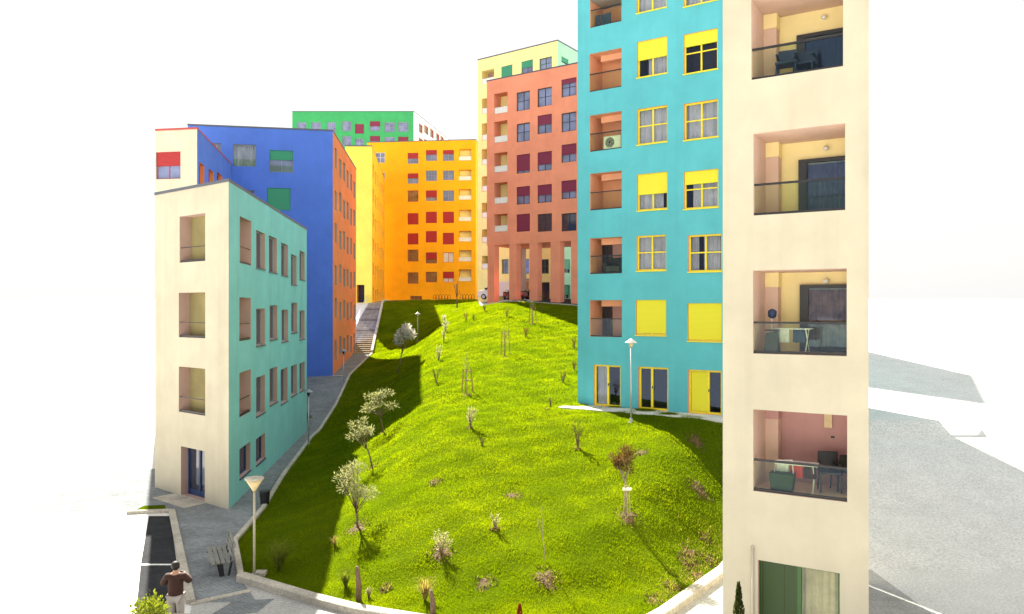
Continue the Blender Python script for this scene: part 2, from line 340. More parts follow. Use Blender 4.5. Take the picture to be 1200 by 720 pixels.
# plaza and path pavers
PL = [(20.8, -8.7), (30.3, -13.4), (30.31, -19.5), (38, -19.5), (38.01, -15.3), (50, -15.3), (62, -17), (75.6, -17)]
strip('path', sorted(set([round(y, 2) for y in np.arange(22.3, 75.7, .5)]+[30.3, 30.31, 38, 38.01, 75.7])), lambda y: float(ip(y, PL)), lambda y: float(ip(y, LEFT))-.05, 14, 'pavers', .015)
strip('plaza', [20.9, 21.3, 21.7, 22.3], lambda y: float(ip(y, PL)), lambda y: -7.3-(y-21.5)*.6, 6, 'pavers', .015)
tag(MB().add([(-8.6, 20.6, .009), (-7.97, 22.62, .009), (-5.4, 20.92, .009), (-4, 20.12, .009), (0, 18.62, .009), (3, 18.92, .009), (4, 20.02, .009), (6.4, 23.22, .009), (8.6, 26.5, .009), (11, 26.5, .009), (11, 10, .009), (-5, 10, .009)], [(0, 1, 2, 3, 4, 11), (4, 5, 10, 11), (5, 6, 7, 10), (7, 8, 9, 10)]).build('street', paving('shade-toned street concrete', (.42, .42, .40), 3, .04, False, .4, .8)), kind='structure')  # greyer than the pale ground: shade by the kerb is put into the colour
strip('parking_bay', list(np.arange(12, 29.6, .5))+[29.6], lambda y: float(ip(y, [(12, -9), (20, -9.8), (24, -11.6), (29.6, -14)])), lambda y: float(ip(y, [(12, -4.7), (20.8, -8.8), (30.3, -13.4)]))-.12, 6, 'asphalt', .012)

def kerb(name, pts, wd=.16, h=.13, mat='kerb', zf=None, samp=1.0, down=.4):
    P = []
    for i in range(len(pts)-1):
        a, b = Vector(pts[i]), Vector(pts[i+1]); n = max(1, int((b-a).length/samp))
        for k in range(n): P.append(a.lerp(b, k/n))
    P.append(Vector(pts[-1])); m_ = MB(); v = []; f = []
    for i, p in enumerate(P):
        d = (P[min(i+1, len(P)-1)]-P[max(i-1, 0)]).normalized(); n = Vector((-d.y, d.x)); z = (zf(p.x, p.y) if zf else float(G(p.x, p.y, False)))
        for s_, zz in ((-1, -down), (-1, h-.02), (-.8, h), (.8, h), (1, h-.02), (1, -down)): v.append((p.x+n.x*s_*wd/2, p.y+n.y*s_*wd/2, z+zz))
    for i in range(len(P)-1):
        for k in range(5): f.append((i*6+k, i*6+k+1, i*6+6+k+1, i*6+6+k))
    f.append(tuple(range(6))); f.append(tuple(len(v)-6+k for k in range(6)))
    m_.add(v, f); return tag(m_.build(name, mat, recalc=True), kind='structure')
pathz = lambda x, y: float(ip(y, PATH))
kerb('lawn_kerb', [(x, y) for y, x in LEFT if 22 < y <= 76.1], .18, .16, zf=pathz, samp=.8)
kerb('lawn_front_kerb', [(-7.97, 22.6), (-5.4, 20.9), (-4, 20.1), (0, 18.6), (3, 18.9), (4, 20), (6.4, 23.2), (8.6, 26.5), (10.6, 30.5)], .34, .22, zf=lambda x, y: float(ip(y, RSIDE)))
kerb('plaza_kerb', [(-8.7, 20.8), (-13.4, 30.25)], .24, .12, zf=lambda x, y: 0)
kerb('bay_kerb', [(-15, 29.95), (-13.45, 30.2)], .24, .12, zf=lambda x, y: 0)
kerb('crossing_kerb', [(-8.7, 20.75), (-7.4, 21.75)], .2, .05, zf=lambda x, y: 0)
kerb('ramp_kerb', [(-13.9, 76.2), (-16.0, 95), (-16.4, 100)], .25, .35, zf=pathz, samp=1)
strip('road', [float(q) for q in np.arange(67, 80, .25)]+[float(q) for q in np.arange(80, 118, 1)], lambda y: float(ip(y, RIGHT))+.15 if y < 100.4 else -17.5, lambda y: 18.0, 44, 'asphalt', .03)
kerb('top_kerb', [(-16.3, 100.2), (-4.45, 100.2), (-2.85, 75.6), (.15, 73.6), (9.1, 67.6), (14, 66.2)], .2, .14)
tag(MB().box(-11.6, -10.35, 23.9, 24.02, .018, .022).build('bay_marking', 'paint'), kind='structure')
tag(MB().hexa([(-7.9, 19.9, -.1), (-6.7, 20.2, -.1), (-6.55, 21.15, -.1), (-7.6, 21.0, -.1), (-7.9, 19.9, .016), (-6.7, 20.2, .016), (-6.55, 21.15, .016), (-7.6, 21.0, .016)]).build('paving_patch', 'pavers'), kind='structure')
tag(MB().hexa([(-14.9, 30.2, -.1), (-13.75, 30.5, -.1), (-14.1, 31.2, -.1), (-14.9, 31.1, -.1), (-14.9, 30.2, .03), (-13.75, 30.5, .03), (-14.1, 31.2, .03), (-14.9, 31.1, .03)]).build('grass_patch', 'lawn'), kind='structure')
# stairs climbing beside the orange wall
st = MB(); n_ = 30
for i in range(n_):
    y0 = 75.7+(95-75.7)*i/n_; y1 = 75.7+(95-75.7)*(i+1)/n_; z1 = 3.48+(8.72-3.48)*(i+1)/n_
    xl = -17.0-(y0-75.7)*.035; xr = float(ip(y0, LEFT))-.1
    st.hexa([(xl, y0, z1-.9), (xr, y0, z1-.9), (xr, y1+.3, z1-.9), (xl, y1+.3, z1-.9), (xl, y0, z1), (xr, y0, z1), (xr, y1, z1), (xl, y1, z1)])
tag(st.build('stairs', 'step'), kind='structure')
strip('upper_path', list(np.arange(95, 118, 1.0)), lambda y: -18.5, lambda y: float(ip(y, LEFT))-.1 if y < 100 else -14.0, 3, 'step', .02)

# ------------------------------------------------------------------ facades
class Facade:
    def __init__(s, P0, P1):
        s.P0 = Vector((P0[0], P0[1], 0)); s.P1 = Vector((P1[0], P1[1], 0)); s.L = (s.P1-s.P0).length; s.d = (s.P1-s.P0).normalized()
        n = Vector((s.d.y, -s.d.x, 0))
        if n.dot(-s.P0) < 0: n = -n
        s.n = n
    def pt(s, u, z, dep=0): return s.P0+s.d*u-s.n*dep+Vector((0, 0, z))
    def u(s, px):
        a = (px-600)/FOC; dx, dy = s.d.x, s.d.y
        return (a*s.P0.y-s.P0.x)/(dx-a*dy)
    def rect(s, xl, xr, yt, yb):
        ul, ur = s.u(xl), s.u(xr); Ym = s.P0.y+s.d.y*(ul+ur)/2
        return [min(ul, ur), max(ul, ur), EYE-(yb-HY)/FOC*Ym, EYE-(yt-HY)/FOC*Ym]
    def box(s, mb, u0, u1, z0, z1, d0, d1, mi=0):
        mb.hexa([s.pt(u0, z0, d0), s.pt(u1, z0, d0), s.pt(u1, z0, d1), s.pt(u0, z0, d1), s.pt(u0, z1, d0), s.pt(u1, z1, d0), s.pt(u1, z1, d1), s.pt(u0, z1, d1)], mi)
def P(px, d): return ((px-600)/FOC*d, d)
def wall_with_holes(F, z0, z1, ops, mat, reveal, root, name='wall', thick=None):
    """ops: (u0,u1,za,zb,depth)"""
    mb = MB(root.location)
    us = sorted(set([0, F.L]+[o_[0] for o_ in ops]+[o_[1] for o_ in ops])); zs = sorted(set([z0, z1]+[o_[2] for o_ in ops]+[o_[3] for o_ in ops]))
    us = [u for u in us if -1e-6 <= u <= F.L+1e-6]; zs = [z for z in zs if z0-1e-6 <= z <= z1+1e-6]
    for i in range(len(us)-1):
        um = (us[i]+us[i+1])/2; run = None
        for j in range(len(zs)-1):
            zm = (zs[j]+zs[j+1])/2
            hole = any(o_[0] < um < o_[1] and o_[2] < zm < o_[3] for o_ in ops)
            if not hole:
                mb.quad(F.pt(us[i], zs[j]), F.pt(us[i+1], zs[j]), F.pt(us[i+1], zs[j+1]), F.pt(us[i], zs[j+1]))
    for (a, b, c, d, r, *_) in ops:
        mb.quad(F.pt(a, c), F.pt(a, d), F.pt(a, d, r), F.pt(a, c, r), 1); mb.quad(F.pt(b, c), F.pt(b, d), F.pt(b, d, r), F.pt(b, c, r), 1)
        mb.quad(F.pt(a, d), F.pt(b, d), F.pt(b, d, r), F.pt(a, d, r), 1); mb.quad(F.pt(a, c), F.pt(b, c), F.pt(b, c, r), F.pt(a, c, r), 1)
    return mb.build(name, [mat, reveal], root)
def window(F, root, op, frame='fgrey', pane='pane', blind=None, frac=0, mull=1, trans=True, fw=.05, box=False, curtain=None, sill=None):
    a, b, c, d, r = op[:5]; mb = MB(root.location)
    d0, d1 = r-.07, r
    F.box(mb, a, a+fw, c, d, d0, d1); F.box(mb, b-fw, b, c, d, d0, d1); F.box(mb, a+fw, b-fw, c, c+fw, d0, d1); F.box(mb, a+fw, b-fw, d-fw, d, d0, d1)
    for k in range(mull):
        m_ = a+(b-a)*(k+1)/(mull+1); F.box(mb, m_-fw/2, m_+fw/2, c+fw, d-fw, d0+.01, d1-.002)
    if trans: zt = c+(d-c)*.52; F.box(mb, a+fw, b-fw, zt-fw*.4, zt+fw*.4, d0+.02, d1-.006)
    w_ = mb.build('window', frame, root)
    pm = MB(root.location)
    if box:
        pm.quad(F.pt(a+.01, c+.01, r-.03), F.pt(b-.01, c+.01, r-.03), F.pt(b-.01, d-.01, r-.03), F.pt(a+.01, d-.01, r-.03)); pm.build('pane', 'glass', w_)
        rm = MB(root.location); e = r+.9
        rm.quad(F.pt(a, c, e), F.pt(b, c, e), F.pt(b, d, e), F.pt(a, d, e))
        for (p, q) in ((a, c), (b, c)): rm.quad(F.pt(p, c, r), F.pt(p, d, r), F.pt(p, d, e), F.pt(p, c, e))
        for q in (c, d): rm.quad(F.pt(a, q, r), F.pt(b, q, r), F.pt(b, q, e), F.pt(a, q, e))
        rm.build('room_interior', 'room', w_)
        if curtain:
            cm = MB(root.location); cols_, side = curtain; segs = 28
            for (ua, ub) in side:
                ua = a+(b-a)*ua; ub = a+(b-a)*ub; prev = None
                for k in range(segs+1):
                    u = ua+(ub-ua)*k/segs; dd = r+.14+.035*math.sin(k*1.35+ua*7)+.015*math.sin(k*.6)
                    cur = (F.pt(u, c+.02, dd), F.pt(u, d-.02, dd*1.0))
                    if prev: cm.quad(prev[0], cur[0], cur[1], prev[1])
                    prev = cur
            cm.build('curtain', cols_, w_)
    else:
        F.box(pm, a+fw*.5, b-fw*.5, c+fw*.5, d-fw*.5, r-.03, r+.02); pm.build('pane', pane, w_)
    if blind:
        bm_ = MB(root.location); zt = d-(d-c)*frac
        F.box(bm_, a+.015, b-.015, zt, d-.004, max(.03, r-.13), r-.075); F.box(bm_, a+.012, b-.012, zt-.03, zt-.002, max(.028, r-.135), r-.072); bm_.build('blind', blind, w_)
    if sill:
        s_ = MB(root.location); F.box(s_, a-.03, b+.03, c-.05, c-.003, -.05, r-.08); s_.build('sill', sill, w_)
    return w_
def loggia(F, root, op, back='ochre', rail='glass', door='right', railh=.95, pane='pane', dframe='fdark', curtain=None, doorh=2.15, dw=.45, side=None, dfw=.07):
    a, b, c, d, r = op[:5]; mb = MB(root.location)
    mb.quad(F.pt(a, c, r), F.pt(b, c, r), F.pt(b, d, r), F.pt(a, d, r))
    bal = mb.build('balcony', back, root)
    if door:
        w_ = (b-a)*dw; u0, u1 = (b-w_-.02, b-.02) if door == 'right' else (a+.02, a+.02+w_)
        zt = min(c+doorh, d-.15); dm = MB(root.location)
        fw = dfw; F.box(dm, u0, u0+fw, c+.02, zt, r-.09, r-.004); F.box(dm, u1-fw, u1, c+.02, zt, r-.09, r-.004); F.box(dm, u0+fw, u1-fw, zt-fw, zt, r-.09, r-.004)
        F.box(dm, (u0+u1)/2-fw*.4, (u0+u1)/2+fw*.4, c+.02, zt-fw, r-.08, r-.006)
        dr = dm.build('balcony_door', dframe, bal); pm = MB(root.location)
        F.box(pm, u0+fw*.5, u1-fw*.5, c+.03, zt-fw*.5, r-.045, r-.008); pm.build('pane', pane, dr)
    rm = MB(root.location)
    if rail == 'glass':
        F.box(rm, a+.002, b-.002, c+railh, c+railh+.045, .06, .11); rg = rm.build('railing', 'dmetal', bal)
        gm = MB(root.location); F.box(gm, a+.02, b-.02, c+.06, c+railh-.003, .078, .09); gm.build('glass_panel', 'railglass', rg)
        bm_ = MB(root.location); F.box(bm_, a+.002, b-.002, c+.01, c+.06, .06, .11); bm_.build('bottom_rail', 'dmetal', rg)
    elif rail == 'thin':
        F.box(rm, a+.002, b-.002, c+railh, c+railh+.03, .06, .09); F.box(rm, a+.002, b-.002, c+.01, c+.09, .05, .12)
        rm.build('railing', 'dmetal', bal)
    elif rail == 'bars':
        F.box(rm, a+.002, b-.002, c+railh, c+railh+.05, .1, .15); F.box(rm, a+.002, b-.002, c+.08, c+.12, .11, .14)
        k = max(3, int((b-a)/.14))
        for i in range(1, k): u = a+(b-a)*i/k; F.box(rm, u-.009, u+.009, c+.12, c+railh, .115, .135)
        rm.build('railing', 'fgrey', bal)
    elif rail == 'white':
        F.box(rm, a+.002, b-.002, c+railh, c+railh+.05, .06, .11); F.box(rm, a+.01, b-.01, c+.05, c+railh-.004, .078, .09)
        rm.build('railing', 'fwhite', bal)
    return bal
def shell(root, poly, z0, z1, fronts, mats, rmat='roof', coping='coping', under=False, coph=.12, zw=None):
    """the walls without openings, the roof slab and the coping; fronts = indices of edges made elsewhere"""
    n = len(poly)
    for i in range(n):
        if i in fronts: continue
        a, b = poly[i], poly[(i+1) % n]; mb = MB(root.location); mb.quad((*a, z0), (*b, z0), (*b, z1), (*a, z1)); mb.build('wall', mats[i] if isinstance(mats, (list, tuple)) else mats, root)
    c = Vector((sum(p[0] for p in poly)/n, sum(p[1] for p in poly)/n))
    mb = MB(root.location); mb.add([(*p, z1-.3) for p in poly], [tuple(range(n))]); rf = mb.build('roof', rmat, root)
    mb = MB(root.location)
    o_ = [c+(Vector(p)-c)*(1+.05/(Vector(p)-c).length) for p in poly]; i_ = [c+(Vector(p)-c)*(1-.35/(Vector(p)-c).length) for p in poly]
    for k in range(n):
        a, b, cc, d = o_[k], o_[(k+1) % n], i_[(k+1) % n], i_[k]
        mb.hexa([(*a, z1-.001), (*b, z1-.001), (*cc, z1-.001), (*d, z1-.001), (*a, z1+coph), (*b, z1+coph), (*cc, z1+coph), (*d, z1+coph)])
    mb.build('coping', coping, rf)
    mb = MB(root.location)
    for k in range(n):
        b, a = i_[(k+1) % n], i_[k]; mb.quad((*a, z1-.3), (*b, z1-.3), (*b, z1), (*a, z1))
    mb.build('parapet', rmat, rf)
    if under:
        mb = MB(root.location); mb.add([(*p, z0) for p in poly], [tuple(range(n))]); mb.build('soffit', mats if isinstance(mats, str) else mats[0], root)

# ---- A: beige and turquoise block at the left front
A = [(-15.9, 34.2), (-11.25, 30.5), (-13.2, 49.4), (-17.8, 53)]; zA = 13.05
rt = empty('apartment_building', (-14, 40, 0), 'low four storey block at the left front, beige end and turquoise long side', 'building')
F = Facade(A[0], A[1]); zA0 = -1
ops = [F.rect(210.5, 240.5, 252, 307)+[.5], F.rect(209.5, 240.5, 343, 396)+[.5], F.rect(209.5, 240.5, 431, 485)+[.5], F.rect(212, 240, 526, 588)+[.42]]
ops[3][2] = .06
wall_with_holes(F, zA0, zA, ops, 'beige', 'pink', rt)
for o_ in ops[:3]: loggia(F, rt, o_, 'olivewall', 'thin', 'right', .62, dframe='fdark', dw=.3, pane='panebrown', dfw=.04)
o_ = ops[3]; mb = MB(rt.location); F.box(mb, o_[0]+.05, o_[0]+.14, .06, o_[3], .3, .4); F.box(mb, o_[1]-.06, o_[1]-.002, .06, o_[3], .3, .4); F.box(mb, (o_[0]+o_[1])/2-.05, (o_[0]+o_[1])/2+.07, .06, o_[3], .3, .4); F.box(mb, o_[0]+.14, o_[1]-.06, .06, .3, .31, .39); F.box(mb, o_[0]+.14, o_[1]-.06, o_[3]-.1, o_[3]-.01, .31, .39)
dr = mb.build('door', 'fblue', rt); mb = MB(rt.location); F.box(mb, o_[0], o_[1], .06, o_[3], .35, .38); mb.build('pane', 'pane', dr)
mb = MB(rt.location); F.box(mb, o_[1]-.45, o_[1]-.1, 1.45, 1.8, .29, .294); mb.build('notice', 'fwhite', dr)
mb = MB(rt.location); F.box(mb, o_[0]-.5, o_[1]+.2, -.2, .045, -1.0, .7); mb.build('doorstep', 'kerb', rt)
F = Facade(A[1], A[2]); spec = []
for (xl, xr, yt, yb, kd) in [(281, 294.5, 256.7, 310, 'l'), (300, 310.5, 272, 315, 'w'), (315, 324.5, 278, 319.5, 'w'), (329.5, 337.5, 286, 323.5, 'w'), (341, 347.5, 299, 334, 'w'), (351, 357, 295, 328, 'w'),
        (280.5, 294, 349, 399, 'l'), (300, 310.5, 361.7, 405, 'w'), (316, 325, 358, 398, 'w'), (330, 337.5, 363, 400.5, 'w'), (341.4, 348.3, 355, 390, 'w'), (351, 357, 364, 397.8, 'w'),
        (280.5, 294, 435, 486, 'l'), (300, 310.5, 441, 485.5, 'w'), (316, 325, 431, 473, 'w'), (329, 337, 432, 472, 'w'), (341, 348, 428, 463, 'w'), (351, 357, 425, 458, 'w'),
        (280.7, 293.3, 522, 556, 'g'), (300, 310.7, 511, 541, 'g')]:
    spec.append((F.rect(xl, xr, yt, yb)+[{'l': .85, 'w': .26, 'g': .26}[kd]], kd))
wall_with_holes(F, zA0, zA, [s[0] for s in spec], 'aqua', 'pink', rt)
for o_, kd in spec:
    if kd == 'l': loggia(F, rt, o_, 'pink', 'thin', None, .7)
    else: window(F, rt, o_, 'fblue' if kd == 'g' else 'fgrey', 'pane', mull=1, trans=False, fw=.06, sill='fblue' if kd == 'g' else 'coping')
shell(rt, A, zA0, zA, (0, 1), 'beige')

# ---- J: near beige tower at the right
J0, J1 = P(847, 17.8), P(1018, 16.2)
rtJ = empty('apartment_tower', (7.3, 20, 0), 'near beige tower at the right with deep square balconies', 'building')
FJ = Facade(J0, J1); zJ = 15.9
opsJ = [FJ.rect(880.5, 988, -12, 86)+[1.5], FJ.rect(883, 990.5, 151, 249.6)+[1.5], FJ.rect(882.5, 992.3, 316, 416)+[1.5], FJ.rect(882.7, 992.8, 483.5, 582)+[1.5], FJ.rect(888, 984, 664, 760)+[.25]]
opsJ[4][2] = .12
zJ = max(zJ, opsJ[0][3]+.9)
wall_with_holes(FJ, -1, zJ, opsJ, 'beige', 'pinklt', rtJ)
backs = ['ochre', 'ochre', 'ochre', 'pinkdk', None, 'ochre', 'ochre']
balJ = []
for i, o_ in enumerate(opsJ):
    if i == 4: continue
    a, b, c, d, r = o_
    bal = loggia(FJ, rtJ, o_, backs[i], 'glass', None, .68)
    balJ.append(bal)
    # pier and beam in the left corner, ceiling lamp
    mb = MB(rtJ.location); FJ.box(mb, a+.002, a+.30, c+.003, d-.35, r-.35, r-.004); mb.build('pier', 'pinklt', bal)
    mb = MB(rtJ.location); FJ.box(mb, a+.003, a+.31, d-.347, d-.003, r-.36, r-.005); mb.build('beam', backs[i], bal)
    if i != 3:
        dm = MB(rtJ.location); u0, u1 = b-1.22, b+.0; zt = c+{0: 1.3, 1: 1.42, 2: 1.58}.get(i, 1.5); fw = .085
        zt = min(zt, d-.2)
        for q in ((u0, u0+fw, c+.01, zt), (u1-fw, u1-.003, c+.01, zt), (u0+fw, u1-fw, zt-fw, zt), (u0+fw+.0, u0+fw+.10, c+.01, zt-fw), (u0+fw+.1, u1-fw, c+.01, c+.1)): FJ.box(dm, *q, r-.12, r-.006)
        dr = dm.build('balcony_door', 'fdark', bal); pm = MB(rtJ.location)
        FJ.box(pm, u0+fw, u1-fw, c+.05, zt-fw, r-.05, r-.045); pm.build('pane', 'glass', dr)
        cm = MB(rtJ.location); pv = None
        for k in range(41):
            u = u0+fw+.1+(u1-fw-u0-fw-.12)*k/40; dd = r-.028+.014*math.sin(k*1.3); cu = (FJ.pt(u, c+.1, dd), FJ.pt(u, zt-fw-.04, dd))
            if pv: cm.quad(pv[0], cu[0], cu[1], pv[1])
            pv = cu
        cm.build('curtain', {0: 'navy', 1: 'curtaind', 2: 'curtainb'}.get(i, 'curtaind'), dr)
        lm = MB(rtJ.location); u = a+.32*(b-a)+.55; zc = d-.22; pc = FJ.pt(u+.15, zc, r-.04)
        lm.tube([pc, pc+FJ.n*.05, pc+FJ.n*.09], [.05, .06, .03], 12); lm.build('wall_lamp', 'lampwhite', bal, smooth=True)
    else:
        lm = MB(rtJ.location); FJ.box(lm, a+1.28, a+1.45, d-.5, d-.17, r-.05, r-.006); lm.build('meter_box', 'lampcream', bal)
        lm = MB(rtJ.location); FJ.box(lm, a+1.42, a+1.5, d-.74, d-.69, r-.02, r-.006); lm.build('socket', 'fdark', bal)
# ground floor doors of the tower
a, b, c, d, r = opsJ[4]
mb = MB(rtJ.location); um = a+(b-a)*.50
for q in ((a, a+.07, c, d), (um-.10, um-.03, c, d), (a+.07, um-.10, d-.07, d), (a+.07, um-.1, c, c+.1)): FJ.box(mb, *q, r-.12, r-.02)
FJ.box(mb, a+.07, um-.1, c+.1, d-.07, r-.09, r-.05); FJ.box(mb, um-.35, um-.31, c+.1, d-.07, r-.1, r-.09)
dr = mb.build('door', 'doorgreen', rtJ)
mb = MB(rtJ.location); FJ.box(mb, um-.21, um-.17, 1.0, 1.12, r-.17, r-.125); mb.build('handle', 'dmetal', dr)
mb = MB(rtJ.location); FJ.box(mb, um-.03, um+.05, c, d, r-.12, r-.03); FJ.box(mb, b-.05, b-.002, c, d, r-.12, r-.03); FJ.box(mb, um+.05, b-.05, d-.05, d, r-.12, r-.03); FJ.box(mb, um+.05, b-.05, c, c+.1, r-.12, r-.03)
w_ = mb.build('shop_window', 'fgreen', rtJ)
mb = MB(rtJ.location); mb.quad(FJ.pt(um+.05, c, r-.06), FJ.pt(b-.05, c, r-.06), FJ.pt(b-.05, d, r-.06), FJ.pt(um+.05, d, r-.06)); mb.build('pane', 'glass', w_)
mb = MB(rtJ.location); pv = None
for k in range(41):
    u = um+.03+(b-um-.03)*k/40; dd = r+.03+.018*math.sin(k*.9); cu = (FJ.pt(u, c, dd), FJ.pt(u, d, dd))
    if pv: mb.quad(pv[0], cu[0], cu[1], pv[1])
    pv = cu
mb.build('curtain', plaster('straw blind cloth', (.85, .70, .32), var=.35, scale=2), w_)
mb = MB(rtJ.location); FJ.box(mb, a-.2, b+.2, .5, d+.2, r+.35, r+.4); mb.build('back_wall', 'room', w_)
mb = MB(rtJ.location); mb.tube([FJ.pt(a-.11, -.1, -.03), FJ.pt(a-.11, d+.28, -.03)], .028, 10); mb.tube([FJ.pt(a-.11, d+.28, -.03), FJ.pt(a-.11, d+.30, .03)], .028, 10); mb.build('drainpipe', 'beige', rtJ, smooth=True)
shell(rtJ, [J0, J1, (10.2, 22.3), (7.5, 24)], -1, zJ, (0,), 'beige')

# ---- I: turquoise tower
I0, I1 = (3.25, 38.0), (12.6, 31.85)
rtI = empty('apartment_tower', (8.5, 38, 3.2), 'tall turquoise tower with yellow window frames above the lawn', 'building')
FI = Facade(I0, I1); zI0, zI = 1.5, 23.4
S = []
def opI(kd, xl, xr, yt, yb, dep, **k): S.append((kd, FI.rect(xl, xr, yt, yb)+[dep], k))
opI('log', 691.4, 728.3, -14, 29, 1.4); opI('log', 690.6, 728.3, 60, 105, 1.4); opI('log', 691, 728.3, 133, 176, 1.4); opI('log', 691.5, 728.6, 202, 245.5, 1.4); opI('log', 691.4, 728.8, 278.6, 321, 1.4); opI('log', 691.4, 728.8, 352, 395, 1.4)
W1 = dict(frame='fyellow', fw=.07, box=True)
opI('win', 746, 781, -30, 12, .2, blind='byellow', frac=.3, curtain=('curtain', [(0, 1)]), **W1)
opI('win', 746.5, 781.8, 46, 88.5, .2, blind='byellow', frac=.5, curtain=('curtain', [(.3, 1)]), **W1)
opI('win', 746.5, 781.8, 125.7, 168, .2, curtain=('curtain', [(0, 1)]), **W1)
opI('win', 746.5, 782, 203, 246, .2, blind='byellow', frac=.55, curtain=('curtain', [(0, .8)]), **W1)
opI('win', 746, 780.6, 276, 317.2, .2, curtain=('curtain', [(0, 1)]), **W1)
opI('win', 745, 780.6, 351.7, 393, .2, blind='byellow', frac=.93, **W1)
opI('win', 801, 841, -38, 4, .2, curtain=('curtain', [(0, 1)]), **W1)
opI('win', 801, 841, 37, 84, .2, blind='byellow', frac=.3, **W1)
opI('win', 801.3, 841.5, 119, 162.5, .2, curtain=('curtain', [(0, 1)]), **W1)
opI('win', 801.3, 841.8, 199.7, 244, .2, blind='byellow', frac=.33, curtain=('curtain', [(.2, 1)]), **W1)
opI('win', 806.5, 846, 275, 318.3, .2, curtain=('curtain', [(0, .25), (.4, .9)]), **W1)
opI('win', 805.7, 846, 355.5, 400, .2, blind='byellow', frac=.94, **W1)
for k in range(7):   # third window column, hidden behind the near tower from here
    o3 = list(S[12 if k > 5 else 6+k][1]); 
opI('door', 695.5, 727.3, 428, 477.5, .22); opI('door', 748, 783, 430.5, 482, .22); opI('door', 806.5, 846, 434, 489, .22)
for s in S[-3:]: s[1][2] = 3.27
wall_with_holes(FI, zI0, zI, [s[1] for s in S], 'teal', 'coral', rtI)
nd = 0
for kd, o_, k in S:
    if kd == 'log':
        row = round((o_[2]-4)/3.1)
        bal = loggia(FI, rtI, o_, 'coral' if row > 2 else 'pinkdk', 'glass', 'left' if row < 3 else None, .85, pane='pane', dw=.3)
        a, b, c, d, r = o_
        mb = MB(rtI.location); FI.box(mb, a+.35, b-.003, d-.3, d-.003, .55, .8); mb.build('beam', 'coral', bal)
    elif kd == 'win': window(FI, rtI, o_, sill='fyellow', **k)
    else:
        a, b, c, d, r = o_; fw = .09; mb = MB(rtI.location); um = (a+b)/2+(.12 if nd == 2 else (-.1 if nd == 1 else 0))
        for q in ((a, a+fw, c, d), (b-fw, b, c, d), (a+fw, b-fw, d-fw, d), (a+fw, b-fw, c, c+fw), (um-fw*.6, um+fw*.6, c+fw, d-fw)): FI.box(mb, *q, r-.1, r-.01)
        dr = mb.build('door', 'fyellow', rtI)
        if nd == 2:
            m2 = MB(rtI.location); FI.box(m2, a+fw+.02, um-fw*.6-.01, c+fw+.01, d-fw-.01, r-.085, r-.03); m2.build('shutter', 'byellow', dr)
        m2 = MB(rtI.location); m2.quad(FI.pt(a+fw, c+fw, r-.04), FI.pt(b-fw, c+fw, r-.04), FI.pt(b-fw, d-fw, r-.04), FI.pt(a+fw, d-fw, r-.04)); m2.build('pane', 'glass', dr)
        m2 = MB(rtI.location); FI.box(m2, um+.02, um+.05, c+1.0, c+1.12, r-.16, r-.105); m2.build('handle', 'dmetal', dr)
        m2 = MB(rtI.location); e = r+1.2
        m2.quad(FI.pt(a, c, e), FI.pt(b, c, e), FI.pt(b, d, e), FI.pt(a, d, e)); m2.quad(FI.pt(a, c, r), FI.pt(b, c, r), FI.pt(b, c, e), FI.pt(a, c, e)); m2.quad(FI.pt(a, d, r), FI.pt(b, d, r), FI.pt(b, d, e), FI.pt(a, d, e))
        for p_ in (a, b): m2.quad(FI.pt(p_, c, r), FI.pt(p_, d, r), FI.pt(p_, d, e), FI.pt(p_, c, e))
        m2.build('room_interior', 'room', dr)
        if nd == 0:
            m2 = MB(rtI.location); pv = None
            for kk in range(25):
                u = a+fw+(um-a-fw)*kk/24; dd = r+.1+.03*math.sin(kk*1.4); cu = (FI.pt(u, c+.02, dd), FI.pt(u, d-.1, dd))
                if pv: m2.quad(pv[0], cu[0], cu[1], pv[1])
                pv = cu
            m2.build('curtain', 'curtain', dr)
        nd += 1
shell(rtI, [I0, I1, (15.5, 40.5), (9.3, 45)], zI0, zI, (0,), 'teal')
# paved strip before the tower
mb = MB()
def slabpt(u, dep, z): return FI.pt(u, z, dep)
mb.hexa([slabpt(-.35, -1.35, 1.5), slabpt(FI.L, -1.2, 1.5), slabpt(FI.L, .05, 1.5), slabpt(-.35, .05, 1.5), slabpt(-.35, -1.35, 3.26), slabpt(FI.L, -1.2, 3.24), slabpt(FI.L, .05, 3.26), slabpt(-.35, .05, 3.28)])
tag(mb.build('pavement', 'concrete'), kind='structure')

# ---- B: cream and blue block with red windows
B0, B1, B2 = P(182, 49), P(231, 48.5), P(270.8, 60.4)
rt = empty('apartment_building', (-22.5, 54, .2), 'cream fronted block with red blinds behind the low turquoise block', 'building')
zB = EYE+(HY-151.5)/FOC*48.5
F = Facade(B0, B1); ops = [F.rect(182.5, 211.5, 178, 210)+[.2]]; ops[0][0] = max(ops[0][0], .03)
for k in (1, 2, 3, 4, 5): q = list(ops[0]); q[2] -= 3.1*k; q[3] -= 3.1*k; ops.append(q)
wall_with_holes(F, -1, zB, ops, 'cream', 'cream', rt)
for i, o_ in enumerate(ops): window(F, rt, o_, 'fred', 'paneblue', 'bred', .5, trans=False, sill=None)
F = Facade(B1, B2); ops = []
for (xl, xr, yt) in ((233.3, 239.5, 192), (244.5, 250.5, 200), (254.3, 260.5, 204)):
    q = F.rect(xl, xr, yt, yt+31)+[.35]
    for k in range(6): p_ = list(q); p_[2] -= 3.1*k; p_[3] -= 3.1*k; ops.append(p_)
wall_with_holes(F, -1, zB, ops, 'blue2', 'orange', rt)
for o_ in ops: window(F, rt, o_, 'fred', 'pane', mull=0, trans=False)
shell(rt, [B0, B1, B2, (-25.2, 60.4)], -1, zB, (0, 1), 'cream', coping='redcoping')

